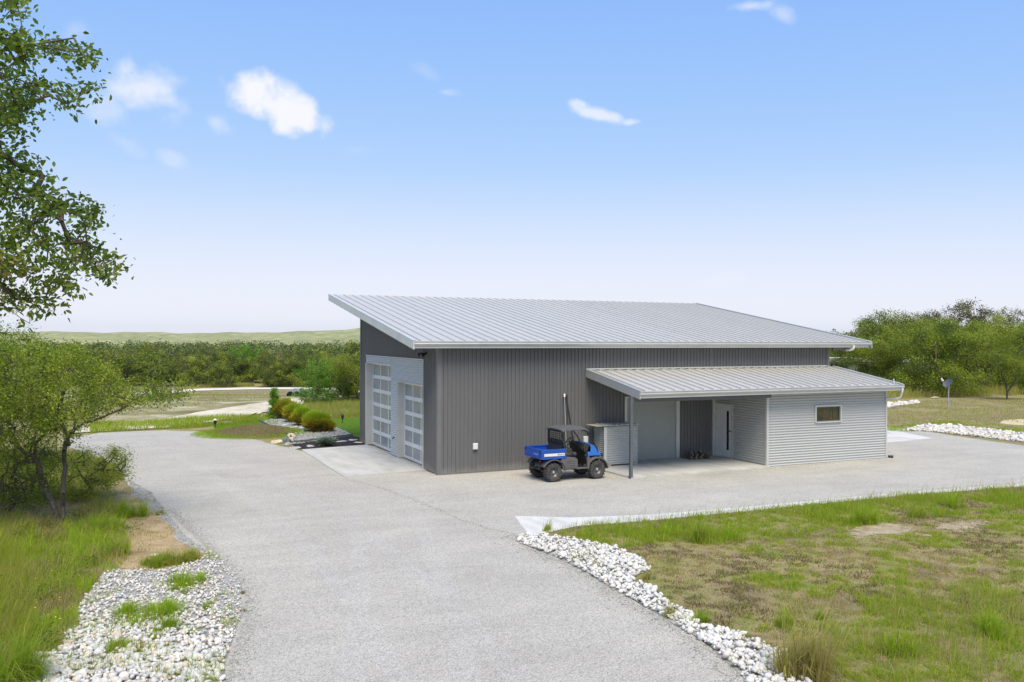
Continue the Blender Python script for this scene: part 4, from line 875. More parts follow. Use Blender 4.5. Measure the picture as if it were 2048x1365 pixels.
# small path lights
for (px, py, lb) in ((430, 857, 'small dark path light with pale top on the grass left of the mound'), (685, 846, 'small black path light at the lawn edge by the building')):
    g = G(px, py); c = thing('path_light', lb, 'path light', g)
    MB().tube([(0, 0, -.02), (0, 0, .22)], .02, 8).build('stake', 'black_plastic', c)
    MB().lathe([(.0, .20), (.05, .20), (.075, .32), (.08, .40), (0, .42)], (0, 0, 0), 'z', 12).build('lamp_head', 'black_plastic', c, smooth=True)
    MB().lathe([(.0, .50), (.05, .48), (.09, .42), (0, .425)], (0, 0, 0), 'z', 12).build('cap', 'white_plastic' if px == 430 else 'black_plastic', c, smooth=True)
# white trailer glimpsed through the trees on the right
g = D(1745, 88); T = thing('white_trailer', 'long white trailer half hidden behind the trees right of the building', 'trailer', (g[0], g[1], g[2]), -YAW + .1)
MB().box(-7, 5.5, -1.2, 1.2, .5, 2.35, .05).build('body', 'dish_pale', T)
MB().box(-7.1, 5.6, -1.3, 1.3, 2.35, 2.8, .04).build('roof', 'white_plastic', T)
for x in (-5, -2.2, .6, 3.2): MB().box(x, x + 1.1, -1.215, -1.202, 1.4, 2.2).build('window', 'black_glass', T)
for x in (-2.6, -1.5):
    for y in (-1.05, 1.05): MB().lathe([(0, -.12), (.36, -.12), (.36, .12), (0, .12)], (x, y, .36), 'y', 16).build('wheel', 'black_rubber', T)
# ================================================================== vegetation
def at(px, py, d): return CAM + ray(px, py) * d
def segs_along(pts, step):
    pts = [np.array(p, float) for p in pts]; o = [pts[0]]
    for a, b in zip(pts[:-1], pts[1:]):
        k = max(1, int(np.linalg.norm(b - a) / step)); o += [a + (b - a) * (i + 1) / k for i in range(k)]
    return o
def grow(trunks, targets, rg, step=.3, r0=.006, p=.46, rmax=.2, wig=.05, sag=0.):
    """skeleton: trunk polylines [(points, parent polyline or None)], then a branch to every target from the nearest node"""
    P, par = [], []
    for pts, pa in trunks:
        q = segs_along(pts, step); base = -1
        if pa is not None: base = int(np.argmin(np.linalg.norm(np.array(P) - q[0], axis=1)))
        for i, x in enumerate(q):
            P.append(x + (rg.normal(size=3) * wig * .5 if 0 < i else 0)); par.append(base if i == 0 else len(P) - 2)
    P = np.array(P); par = list(par); T = np.array(targets); dmin = np.array([np.min(np.linalg.norm(P - t, axis=1)) for t in T]); tips = []
    buf = np.zeros((len(P) + len(T) * 14, 3)); buf[:len(P)] = P; n = len(P); hub = P[:].mean(0)
    for ti in np.argsort(dmin):
        t = T[ti]; dd = np.linalg.norm(buf[:n] - t, axis=1); j = int(np.argmin(dd)); L = dd[j]; k = min(13, max(1, int(L / step))); a = buf[j].copy()
        prev = j; mid = rg.normal(size=3) * wig * L; mid[2] -= sag * L
        for i in range(1, k + 1):
            s = i / k; q = a + (t - a) * s + mid * math.sin(math.pi * s) + (rg.normal(size=3) * wig * step * .6 if i < k else 0)
            buf[n] = q; par.append(prev); prev = n; n += 1
        tips.append(prev)
    P = buf[:n].copy(); par = np.array(par); cnt = np.zeros(n)
    for t in tips: cnt[t] += 1
    for i in range(n - 1, -1, -1):
        if par[i] >= 0: cnt[par[i]] += cnt[i]
    rad = np.clip(r0 * np.maximum(cnt, .6) ** p, 0, rmax); return P, par, rad, np.array(tips), cnt
def limbs(P, par, rad, k=5, rmin=0.):
    idx = np.where((par >= 0))[0]; idx = idx[np.linalg.norm(P[par[idx]] - P[idx], axis=1) > 1e-4]; a = P[par[idx]]; b = P[idx]; ra = np.minimum(rad[par[idx]], rad[idx] * 1.35); rb = rad[idx]
    d = b - a; L = np.linalg.norm(d, axis=1, keepdims=True); d = d / np.maximum(L, 1e-6); b = b + d * rb[:, None] * .5
    ref = np.where(np.abs(d[:, 2:3]) > .9, [[1., 0, 0]], [[0, 0, 1.]]); u = np.cross(d, ref); u /= np.linalg.norm(u, axis=1, keepdims=True); v = np.cross(d, u)
    th = 2 * np.pi * np.arange(k) / k; ring = u[:, None] * np.cos(th)[None, :, None] + v[:, None] * np.sin(th)[None, :, None]
    V = np.concatenate([a[:, None] + ring * ra[:, None, None], b[:, None] + ring * rb[:, None, None]], 1).reshape(-1, 3)
    base = (np.arange(len(idx)) * 2 * k)[:, None]; i = np.arange(k); q = np.stack([i, (i + 1) % k, (i + 1) % k + k, i + k], 1)
    return V, (base[:, :, None] + q[None]).reshape(-1, 4)
def leaf_cards(C, L, W, rg, up=.5, dirs=None, shape=4):
    """one small leaf per centre: a kite (4) or a longer pointed leaf folded on its rib (6)"""
    N = len(C); nrm = rg.normal(size=(N, 3)); nrm[:, 2] = np.abs(nrm[:, 2]) + up; nrm /= np.linalg.norm(nrm, axis=1, keepdims=True)
    d = rg.normal(size=(N, 3)) if dirs is None else dirs + rg.normal(size=(N, 3)) * .45
    d -= nrm * (d * nrm).sum(1, keepdims=True); d /= np.linalg.norm(d, axis=1, keepdims=True); s = np.cross(nrm, d)
    L = (np.ones(N) * L * rg.uniform(.65, 1.25, N))[:, None]; w = L * W; f = nrm * L * .12
    if shape == 4:
        V = np.stack([C - d * L * .5, C + s * w * .5 + d * L * .05 + f, C + d * L * .5, C - s * w * .5 + d * L * .05 + f], 1).reshape(-1, 3)
        return V, np.arange(N * 4).reshape(-1, 4)
    V = np.stack([C - d * L * .5, C - d * L * .15 + s * w * .5 + f, C + d * L * .22 + s * w * .42 + f, C + d * L * .5, C + d * L * .22 - s * w * .42 + f, C - d * L * .15 - s * w * .5 + f], 1).reshape(-1, 3)
    b = (np.arange(N) * 6)[:, None, None]; return V, (b + np.array([[[0, 1, 2, 3], [0, 3, 4, 5]]])).reshape(-1, 4)
def make_tree(name, trunks, targets, rg, nleaf, spread, L, Wd, leaf, bark='bark', step=.3, r0=.006, p=.46, rmax=.2, wig=.05, shape=4, up=.5, k=5, inner=.0, rmin=0., sag=0., origin=None, tint=(.45, .2), flat=.75, dry=None):
    P, par, rad, tips, cnt = grow(trunks, targets, rg, step, r0, p, rmax, wig, sag)
    org = np.array(origin if origin is not None else trunks[0][0][0], float)
    V, F = limbs(P - org, par, rad, k, rmin)
    t = thing(name, None, None, tuple(org)); npmesh('trunk', V, F, bark, t, smooth=True)
    tw = np.where((cnt > 0) & (cnt <= 2))[0]; sel = np.concatenate([np.repeat(tips, 3), tw]) if inner else tips
    pick = sel[rg.integers(0, len(sel), nleaf)]; ct = rg.random(len(P)) ; C = P[pick] + rg.normal(size=(nleaf, 3)) * spread * [1, 1, flat]
    dirs = P[pick] - P[np.maximum(par[pick], 0)]; dirs /= np.maximum(np.linalg.norm(dirs, axis=1, keepdims=True), 1e-6)
    V, F = leaf_cards(C - org, L, Wd, rg, up, dirs, shape); tn = tint[0] + tint[1] * (ct[pick] - .5) * 2 + rg.normal(size=nleaf) * .12
    tn = tn + .12 * (vnoise(C[:, 0], C[:, 1] + C[:, 2], 1.1, 5) - .5) * 2
    if dry: tn = tn + dry[1] * (1 - ss(dry[0] - .3, dry[0] + .3, C[:, 2])) * (rg.random(nleaf) < .6)
    npmesh('crown', V, F, leaf, t, tint=np.repeat(np.clip(tn, 0, 1), shape)); return t
def pts_in_px_poly(poly, n, d0, ds, rg, gap=0., gs=45.):
    xs = [p[0] for p in poly]; ys = [p[1] for p in poly]; out_ = []
    while len(out_) < n:
        x = rg.uniform(min(xs), max(xs), 400); y = rg.uniform(min(ys), max(ys), 400); m_ = inpoly(x, y, poly)
        if gap: m_ &= fbm(x, y, gs, 77) > gap
        for a, b in zip(x[m_], y[m_]): out_.append(at(a, b, d0 + rg.uniform(-1, 1) * ds))
    return out_[:n]

# the oak at the left edge of the drive
rg = np.random.default_rng(11); d0 = 21.9
A = lambda x, y, dd=0.: at(x, y, d0 + dd)
tr = [([A(122, 1056), A(127, 1010), A(130, 960), A(134, 905, .1), A(146, 868, .1), A(168, 846, .1), A(205, 828, .2), A(240, 812, .3), A(268, 798, .3), A(270, 765, .2)], None),
      ([A(138, 890), A(124, 850, -.2), A(114, 815, -.4), A(128, 775, -.4), A(140, 735, -.3)], 0), ([A(118, 1040), A(104, 1000, .1), A(84, 955, .3), A(68, 925, .5), A(40, 890, .8), A(15, 850, 1.)], 0),
      ([A(146, 868), A(150, 830, .7), A(165, 790, 1.1), A(190, 750, 1.2)], 0), ([A(68, 925, .5), A(75, 870, .2), A(60, 800, 0), A(55, 750, -.2)], 0), ([A(240, 812, .3), A(290, 785, .6), A(325, 770, .4), A(345, 775, .2)], 0)]
poly = [(-260, 720), (-120, 690), (0, 694), (60, 684), (120, 688), (165, 694), (190, 722), (232, 738), (270, 712), (305, 704), (335, 716), (368, 748), (374, 784), (352, 802), (300, 800), (262, 822), (225, 806), (188, 836), (150, 846), (110, 862), (60, 872), (0, 890), (-120, 900), (-260, 860)]
tg_ = pts_in_px_poly(poly, 560, d0, 2.4, rg, .45, 52.) + pts_in_px_poly([(0, 800), (150, 820), (205, 850), (150, 880), (60, 905), (0, 910)], 26, d0, 1.6, rg)
t = make_tree('oak_tree', tr, tg_, rg, 52000, .15, .066, .6, 'oak_leaf', 'grey_bark', .22, .0038, .50, .11, .13, inner=1, tint=(.42, .36), shape=4)
tag(t, 'gnarled forked oak with a long right-hand limb, in tall grass left of the drive', 'tree')
# bare twigs of the same oak's neighbour: a scraggy half-dead tree
rg = np.random.default_rng(12); d0 = 23.4
tr = [([A(20, 1040), A(26, 980), A(30, 930), A(22, 880), A(10, 840)], None), ([A(30, 930), A(60, 900), A(75, 860), A(70, 820)], 0), ([A(26, 980), A(-20, 940), A(-50, 880), A(-60, 800)], 0), ([A(22, 1000), A(50, 965), A(90, 930), A(110, 890)], 0)]
tg_ = pts_in_px_poly([(-200, 760), (0, 770), (90, 800), (125, 880), (120, 960), (100, 1010), (40, 1040), (-100, 1050), (-220, 1000)], 520, d0, 1.6, rg)
t = make_tree('scraggy_tree', tr, tg_, rg, 21000, .15, .058, .55, 'oak_leaf', 'grey_bark', .2, .0062, .40, .08, .16, inner=1, tint=(.45, .3)); tag(t, 'scraggy grey tree of bare twigs at the picture edge left of the forked oak', 'tree')
rg = np.random.default_rng(13); d0 = 25.2
tr = [([A(175, 1000), A(180, 975), A(190, 950), A(215, 925)], None), ([A(180, 975), A(160, 950), A(150, 925)], 0)]
tg_ = pts_in_px_poly([(130, 920), (160, 900), (205, 905), (235, 896), (262, 912), (250, 935), (262, 950), (235, 965), (215, 985), (170, 1005), (130, 1000)], 150, d0, .9, rg)
t = make_tree('oak_sapling', tr, tg_, rg, 9500, .13, .055, .55, 'oak_leaf', 'grey_bark', .2, .006, .45, .05, .08, inner=1, tint=(.78, .2)); tag(t, 'low bushy oak sapling just right of the forked oak trunk', 'sapling')
rg = np.random.default_rng(14); d0 = 25.5
tr = [([A(60, 1010), A(64, 960), A(50, 910), A(60, 860)], None)]
tg_ = pts_in_px_poly([(-80, 900), (0, 880), (100, 890), (140, 920), (135, 990), (60, 1030), (-80, 1030)], 170, d0, 1.2, rg)
t = make_tree('oak_sapling', tr, tg_, rg, 13000, .17, .06, .55, 'oak_leaf', 'grey_bark', .25, .006, .45, .05, .08, inner=1, tint=(.70, .25)); tag(t, 'dull olive bush behind the trunk of the forked oak', 'bush')
rg = np.random.default_rng(15); d0 = 31.
tr = [([A(-60, 900), A(-55, 820), A(-40, 760), A(-10, 710)], None), ([A(-55, 820), A(20, 770), A(60, 720)], 0), ([A(-55, 820), A(-120, 740)], 0)]
tg_ = pts_in_px_poly([(-260, 690), (-120, 655), (0, 662), (25, 668), (40, 660), (72, 672), (110, 705), (150, 760), (120, 840), (0, 860), (-240, 840)], 360, d0, 2.6, rg)
t = make_tree('oak_tree', tr, tg_, rg, 22000, .24, .085, .6, 'oak_leaf', 'grey_bark', .35, .007, .48, .18, .06, inner=1, tint=(.46, .26)); tag(t, 'darker oak behind the forked oak, its top above the horizon at far left', 'tree')

# the near oak whose boughs reach in at the top left (its trunk stands off to the left)
rg = np.random.default_rng(21); d0 = 6.5
base = CAM + FW * 6.6 + RT * -7.6; base[2] = 0
def NB(px, py, dd=0.): return at(px, py, 6.4 + dd)
top = base + np.array([0, 0, 2.6])
tr = [([base + [0, 0, -.1], base + [.05, .02, 1.3], top], None), ([top, top + RT * .9 + [0, 0, 1.6], NB(-260, 330), NB(-90, 200, .1), NB(-10, 165), NB(60, 190), NB(120, 205)], 0),
      ([top, top + RT * 1.2 + [0, 0, .9], NB(-240, 480, -.2), NB(-80, 520, -.2), NB(10, 575, -.1), NB(40, 620, 0)], 0),
      ([NB(-90, 200, .1), NB(-30, 240), NB(10, 270), NB(40, 330), NB(90, 395), NB(130, 450), NB(180, 505), NB(225, 540)], 0),
      ([top, top + RT * -.8 + [0, 0, 2.], top + RT * -1.4 + FW * 1. + [0, 0, 3.4]], 0), ([top, top + FW * -1.2 + [0, 0, 1.8], top + FW * -1.8 + RT * .6 + [0, 0, 3.2]], 0), ([top, top + FW * 1.4 + [0, 0, 1.6], top + FW * 2.2 + RT * .3 + [0, 0, 3.1]], 0),
      ([NB(-90, 200, .1), NB(-40, 110), NB(20, 70), NB(80, 85), NB(140, 95), NB(172, 100)], 0), ([NB(-240, 480, -.2), NB(-90, 600, -.1), NB(-10, 622), NB(35, 642), NB(62, 648)], 0)]
vis = [([(-60, 30), (20, 40), (60, 55), (95, 80), (95, 110), (70, 125), (-60, 130)], 26), ([(95, 85), (150, 95), (178, 95), (172, 125), (140, 130), (100, 118)], 10), ([(-60, 130), (60, 130), (110, 155), (150, 180), (150, 195), (100, 190), (70, 225), (30, 232), (-60, 240)], 34),
       ([(130, 180), (180, 172), (188, 180), (160, 192), (150, 215), (130, 210)], 6), ([(-60, 240), (20, 240), (45, 260), (60, 310), (100, 360), (108, 400), (60, 420), (-60, 420)], 44), ([(-60, 400), (100, 380), (140, 420), (190, 440), (160, 470), (170, 500), (120, 540), (60, 520), (-60, 520)], 64),
       ([(160, 470), (220, 510), (255, 545), (240, 560), (190, 550), (140, 520)], 16), ([(-60, 520), (60, 520), (140, 540), (165, 560), (160, 590), (110, 590), (60, 560), (-60, 570)], 26), ([(-60, 570), (30, 570), (100, 590), (115, 625), (80, 640), (20, 620), (-60, 600)], 14), ([(0, 0), (40, 0), (55, 15), (20, 22), (-40, 20)], 5), ([(160, 400), (205, 430), (200, 445), (170, 440)], 5)]
tg_ = []
for pl_, n_ in vis: tg_ += pts_in_px_poly(pl_, n_, 6.4, .45, rg)
rest = rg.normal(size=(420, 3)); rest /= np.linalg.norm(rest, axis=1, keepdims=True); rest *= rg.uniform(.55, 1., (420, 1)) * [2.9, 2.9, 2.3]; rest += base + np.array([0, 0, 5.4])
lat = (rest - CAM) @ RT; fwd = (rest - CAM) @ FW; rest = rest[(lat < -.615 * fwd - .12)]; tg_ += list(rest)
t = make_tree('oak_tree', tr, tg_, rg, 16500, .058, .052, .46, 'oak_leaf_near', 'bark', .12, .0026, .46, .15, .10, shape=6, up=.15, inner=0, tint=(.52, .24), sag=.06, dry=(5.45, .4))
tag(t, 'near oak whose leafy boughs hang into the top left against the sky', 'tree')

# generic oaks, copied
def generic(seed, h, rx, leaf, nl=6500, L=.15, dens=110, thin=0., low=.06):
    rg = np.random.default_rng(seed); T_ = []; ncl = 9
    cl = [(rg.uniform(-.62, .62) * rx, rg.uniform(-.62, .62) * rx, h * rg.uniform(low + .15, .84), rx * rg.uniform(.28, .5)) for _ in range(ncl)] + [(math.cos(k_ * 1.26) * rx * .62, math.sin(k_ * 1.26) * rx * .62, h * (low + .16), rx * .34) for k_ in range(5 if low < .3 else 0)] + [(0, 0, h * .78, rx * .5)]
    for i in range(dens):
        c = cl[rg.integers(0, len(cl))]; v = rg.normal(size=3); v /= np.linalg.norm(v); q = np.array([c[0], c[1], c[2]]) + v * c[3] * rg.uniform(.5, 1.) * [1, 1, .8]; q[2] = max(q[2], h * low); T_.append(q)
    tr = []
    ns = rg.integers(2, 5); b0 = np.zeros(3)
    for s_ in range(ns):
        a = 2 * math.pi * s_ / ns + rg.uniform(0, 1); o_ = np.array([math.cos(a), math.sin(a), 0]); pts = [b0 + [0, 0, -.15], b0 + o_ * .1 + [0, 0, h * .15], b0 + o_ * rx * .25 + [0, 0, h * .36], b0 + o_ * rx * .42 + rg.normal(size=3) * .2 + [0, 0, h * .56]]
        tr.append((pts, None if s_ == 0 else 0))
    t = make_tree('oak_tree', tr, T_, rg, nl, .27 if not thin else .2, L, .6, leaf, 'grey_bark', 0.45, .008, .48, .13, .09, inner=0, k=4, rmin=.0, origin=(0, 0, 0), tint=(.45, .42)); return t
PROTO = [generic(31, 4.6, 2.9, 'wood_leaf', 9500, .17), generic(32, 5.2, 2.6, 'wood_leaf', 9500, .17), generic(33, 4.2, 3.1, 'wood_leaf', 10500, .17), generic(34, 5.0, 2.4, 'fresh_leaf', 6000), generic(35, 5.6, 2.8, 'dusky_leaf', 5200, .15, 120, 1)]
FINE = [generic(41, 5.0, 3.4, 'oak_leaf', 29000, .11, 250, low=.04), generic(42, 4.6, 3.2, 'oak_leaf', 28000, .11, 240, low=.04), generic(43, 4.2, 2.0, 'oak_leaf', 10000, .09, 120, low=.35), generic(44, 6.0, 3.2, 'dusky_leaf', 13000, .12, 190, 1)]
used = set()
def plant(proto, loc, s, rz, label, group=None, sz=1., cat='tree'):
    if id(proto) in used: o = copy_tree(proto)
    else: used.add(id(proto)); o = proto
    o.location = loc; o.rotation_euler.z = rz; o.scale = (s, s, s * sz); tag(o, label, cat, group)
    if group is None and 'group' in o: del o['group']
    return o
rp = random.Random(3)
# grove at the back corner of the garage
for (px, d, pi_, s, sz, lb) in ((628, 59, 3, .62, 1.0, 'bright young oak leafy to the ground, leftmost of the grove behind the shrubs'), (655, 62, 3, .66, 1.05, 'slender-stemmed bright oak, second from left in the grove behind the shrubs'),
                                (682, 60, 2, .72, 1.18, 'open-stemmed oak of the grove, third from left behind the garden shrubs'), (715, 63, 1, .78, 1.1, 'dark full oak of the grove against the building corner'), (745, 66, 0, .9, 1., 'oak of the grove mostly hidden behind the building corner')):
    plant((FINE[2] if pi_ == 2 else PROTO[pi_]), D(px, d), s, rp.uniform(0, 6), lb, sz=sz)
# nearest rows of the wood beyond the far road
rows = [(-120, 790, 136, 40), (-100, 800, 143, 44), (-90, 780, 152, 44), (-60, 770, 160, 40), (-40, 760, 176, 36), (-20, 750, 196, 32)]
WG = 'oaks of the wood beyond the far road'
for ri, (a, b, d, stp) in enumerate(rows):
    x = a
    while x < b:
        px = x + rp.uniform(-12, 12); dd = d + rp.uniform(-4, 4); pr = rp.choice([0, 0, 1, 1, 2, 2, 4]); s = rp.uniform(.85, 1.2)
        if ri in (0, 1) and abs(px - 490) < 26: px += 50
        plant(PROTO[pr], D(px, dd), s, rp.uniform(0, 6), 'rounded green oak in the dense wood beyond the pale far road', WG, sz=rp.uniform(.85, 1.1)); x += stp
plant(PROTO[3], D(487, 150), 1.3, 1., 'vivid green oak above its darker neighbours beyond the far road', sz=1.1)
# trees on the right behind the mown field
RT_ = [(1705, 84, 0, .92, 'broad oak just above the lean-to roof at its right end'), (1765, 82, 1, .92, 'oak in front of the white trailer, above the eave corner'), (1822, 78, 1, 1.05, 'low oak with foliage to the ground between trailer and satellite dish'), (1885, 73, 0, 1.12, 'broad bright green oak directly behind the satellite dish'),
       (1955, 80, 1, 1.12, 'rounded oak right of the broad oak behind the satellite dish'), (2014, 68, 2, 1.0, 'small oak with a thin visible trunk in dry grass at the right edge'), (2100, 76, 0, 1.15, 'oak cut by the right edge of the picture'), (2180, 84, 1, 1.2, 'oak beyond the right edge of the picture')]
for (px, d, k_, s, lb) in RT_: plant(FINE[k_], D(px, d), s * (1.12 if k_ != 2 else 1), rp.uniform(0, 6), lb)
for i, (px, d, ht, lb) in enumerate(((1672, 112, 5.4, 'thin-crowned tree peeping over the roof end'), (1722, 110, 6.2, 'thin-crowned back-row tree, second from the roof end'), (1765, 108, 7.2, 'thin-crowned tree in the back row above the trailer'), (1822, 108, 8.0, 'thin-crowned tree in the back row, left of the highest ones'), (1880, 106, 8.4, 'tall thin-crowned tree just left of the highest crown on the skyline'),
                                  (1938, 106, 9.6, 'highest thin-crowned tree on the skyline at right'), (1985, 110, 8.8, 'thin-crowned tree just right of the highest crown'), (2035, 108, 7.9, 'thin-crowned tree at the right edge of the skyline'), (2100, 110, 8, 'thin-crowned tree beyond the right edge'))):
    plant(FINE[3], D(px, d), ht / 5.9, rp.uniform(0, 6), lb)
for i, (px, d) in enumerate(((1670, 98), (1720, 100), (1780, 96), (1840, 95), (1905, 96), (1965, 95), (2025, 92), (2080, 95), (2150, 98))):
    plant(FINE[rp.choice([0, 1])], D(px, d), rp.uniform(1.38, 1.6) * (.74 if px < 1730 else 1), rp.uniform(0, 6), 'dark oak in the middle row below the thin skyline trees at right', 'middle-row oaks right of the building')
# the far part of the wood: one mass
def wood():
    rg = np.random.default_rng(55); C_ = []; 
    for i in range(1500):
        px = rg.uniform(-900, 2900); d = 205 + (rg.random() ** 1.6) * 520; sc = 1
        if 770 < px < 1640 and rg.random() < .5: continue
        C_.append((*D(px, d), rg.uniform(4.2, 6.2) * (1 + .0006 * d), rg.uniform(2.6, 4.2) * (1 + .001 * d), d))
    for i in range(160):
        px = rg.choice([rg.uniform(-900, -140), rg.uniform(790, 1640), rg.uniform(2150, 2900)]); d = rg.uniform(128, 210); C_.append((*D(px, d), rg.uniform(4.2, 5.6), rg.uniform(2.4, 3.4), d))
    Vs, Ts = [], []
    for (x, y, z, h, rx, d) in C_:
        n = int(np.clip(60000 / d, 90, 330)); v = rg.normal(size=(n, 3)); v[:, 2] = np.abs(v[:, 2]) * .9; v /= np.linalg.norm(v, axis=1, keepdims=True)
        lob = 1 + .28 * (vnoise(v[:, 0] * 3 + x, v[:, 1] * 3 + v[:, 2] * 2 + y, 1., 3) - .5) * 2
        c = np.array([x, y, z + h * .42]) + v * lob[:, None] * rg.uniform(.8, 1.04, (n, 1)) * [rx, rx, h * .58]; c[:, 2] -= rg.random(n) ** 3 * h * .35
        V, F = leaf_cards(c, .42 + d * .0011, .8, rg, .35); Vs.append(V); Ts.append(np.repeat(np.clip(.33 + rg.normal() * .13 + rg.normal(size=n) * .15, 0, 1), 4))
    V = np.vstack(Vs); o = npmesh('far_wood', V, np.arange(len(V)).reshape(-1, 4), 'wood_leaf', tint=np.concatenate(Ts)); tag(o, 'distant oak woodland stretching to the foot of the pale hills', 'woodland', kind='stuff')
wood()

# ---------------- grass
def blades(P, h, w, rg, lean=.35, tint=None, windx=.12):
    N = len(P); a = rg.uniform(0, 2 * np.pi, N); s = np.stack([np.cos(a), np.sin(a), 0 * a], 1); b = rg.uniform(0, 2 * np.pi, N)
    ld = np.stack([np.cos(b), np.sin(b), 0 * b], 1) * (np.abs(rg.normal(size=N)) * lean)[:, None] + np.array([RT[0], RT[1], 0]) * windx
    h = np.asarray(h)[:, None]; w = np.asarray(w).reshape(-1, 1) if np.ndim(w) else w; up = np.array([0, 0, 1.])
    m = P + up * h * .55 + ld * h * .3; t = P + up * h * (1 - .25 * np.minimum(1, np.linalg.norm(ld, axis=1, keepdims=True))) + ld * h
    V = np.stack([P - s * w * .5, P + s * w * .5, m - s * w * .4, m + s * w * .4, t], 1).reshape(-1, 3)
    F = ((np.arange(N) * 5)[:, None, None] + np.array([[[0, 1, 2], [1, 3, 2], [2, 3, 4]]])).reshape(-1, 3); return V, F, np.repeat(np.clip(tint, 0, 1), 5)
def scatter(poly, n, rg, near=None, k=1.4):
    P = np.array([p[:2] for p in poly]); lo, hi = P.min(0), P.max(0); o = np.zeros((0, 2))
    while len(o) < n:
        q = rg.uniform(lo, hi, (n * 2, 2)); q = q[inpoly(q[:, 0], q[:, 1], poly)]
        if near:
            d = np.linalg.norm(q - CAM[:2], axis=1); q = q[rg.random(len(q)) < np.minimum(1, (near / d) ** k)]
        o = np.vstack([o, q])
    return o[:n]
def ground3(q, off=0.): return np.stack([q[:, 0], q[:, 1], H(q[:, 0], q[:, 1]) + off], 1)
def grassobj(name, parts, label):
    V = []; F = []; T_ = []; b = 0
    for v, f, t_ in parts: V.append(v); F.append(f + b); T_.append(t_); b += len(v)
    o = npmesh(name, np.vstack(V), np.vstack(F), 'grass_blade', tint=np.concatenate(T_)); return tag(o, label, 'grass', kind='stuff')
def off_poly(q, polys):
    m = np.ones(len(q), bool)
    for p in polys: m &= ~inpoly(q[:, 0], q[:, 1], p)
    return q[m]
RLAWN = W2([(1108, 1072), (1150, 1054), (1280, 1044), (1500, 1023), (1800, 993), (2048, 973)]) + [rel(26.6, 22), rel(24, 24), rel(9.5, 10), rel(9.5, 4.7)] + W2([(1580, 1345), (1545, 1305), (1500, 1282), (1450, 1263), (1400, 1260), (1385, 1234), (1330, 1210), (1310, 1182), (1268, 1165), (1305, 1143), (1290, 1126), (1230, 1096), (1160, 1081)])
rg = np.random.default_rng(61); parts = []
q = scatter(RLAWN, 300000, rg, 12, 1.0); q = np.vstack([off_poly(q, BARE), q[:8000]])
gn = fbm(q[:, 0], q[:, 1], 2.4, 4); gn2 = fbm(q[:, 0], q[:, 1], .7, 9); cl = vnoise(q[:, 0], q[:, 1], .19, 14); st = fbm(q[:, 0], q[:, 1], 1.5, 27); fwd = (q - CAM[:2]) @ FW[:2]
px_, py_ = proj(ground3(q)); edge = ss(1110, 1050, py_)
grn = ss(.545, .62, gn * .5 + gn2 * .5 + .09 * edge + .07 * ss(1180, 1320, py_) * ss(1450, 1750, px_)); isg = rg.random(len(q)) < grn * .9 + .05; straw = rg.random(len(q)) < ss(.46, .6, st)
keep = rg.random(len(q)) < .25 + .75 * ss(.3, .6, cl); q, isg, fwd, gn2, cl, straw = q[keep], isg[keep], fwd[keep], gn2[keep], cl[keep], straw[keep]
h = np.where(isg, rg.uniform(.03, .11, len(q)), rg.uniform(.012, .05, len(q))) * (.35 + 1.3 * cl); tn = np.where(isg, rg.uniform(.6, 1, len(q)), np.where(straw, rg.uniform(.28, .56, len(q)), rg.uniform(-.05, .42, len(q))))
parts.append(blades(ground3(q), h, .006 + .0003 * fwd, rg, 1.1, tn))
# greener, longer growth: a band under the concrete strip and the lower right corner
BAND = W2([(1150, 1075), (1180, 1056), (1400, 1035), (1700, 1006), (2048, 976)]) + [rel(26, 19)] + W2([(2048, 1020), (1750, 1050), (1560, 1080), (1400, 1095), (1200, 1100)])
q = scatter(BAND, 26000, rg); n_ = fbm(q[:, 0], q[:, 1], 1.1, 12); q = q[(rg.random(len(q)) < ss(.44, .62, n_))]; q = off_poly(q, BARE); n_ = fbm(q[:, 0], q[:, 1], 1.1, 12); parts.append(blades(ground3(q), rg.uniform(.06, .28, len(q)) * (.5 + n_), .011, rg, .6, rg.uniform(.66, 1, len(q))))
LOWR = W2([(1640, 1230), (1750, 1190), (1900, 1180), (2048, 1150)]) + [rel(18, 13), rel(9.5, 9), rel(9.5, 5.2)] + W2([(1600, 1330)])
q = scatter(LOWR, 26000, rg); n_ = fbm(q[:, 0], q[:, 1], .8, 15); q = q[rg.random(len(q)) < ss(.42, .66, n_)]; parts.append(blades(ground3(q), rg.uniform(.08, .34, len(q)), .007, rg, .45, rg.uniform(.42, .98, len(q))))
q = scatter(RROCK, 2600, rg, 13, .8); n_ = fbm(q[:, 0], q[:, 1], .6, 39); q = q[n_ > .56]; parts.append(blades(ground3(q, .02), rg.uniform(.06, .2, len(q)), .008, rg, .6, rg.uniform(.4, 1, len(q))))
q = scatter(RLAWN, 2600, rg); parts.append(blades(ground3(q), rg.uniform(.12, .38, len(q)), .005, rg, .4, rg.uniform(.25, .8, len(q))))
# fringe along the rocks and the strip, with wispy seed stems
q = scatter(W2([(1095, 1068), (1150, 1048), (1280, 1038), (1500, 1018), (1800, 988), (2048, 968)]) + [rel(27.4, 19)] + W2([(2048, 985), (1800, 1003), (1500, 1032), (1280, 1052), (1130, 1078)]), 3800, rg); parts.append(blades(ground3(q, .004), rg.uniform(.04, .16, len(q)), .009, rg, .5, rg.uniform(.5, 1, len(q))))
q = scatter(W2([(1150, 1058), (1500, 1027), (1800, 997), (2048, 976), (2048, 995), (1800, 1012), (1500, 1040), (1180, 1070)]), 420, rg); parts.append(blades(ground3(q), rg.uniform(.3, .62, len(q)), .0065, rg, .25, rg.uniform(.3, .6, len(q)), .3))
grassobj('pasture_grass', parts, 'mown dry pasture grass with green patches right of the drive')
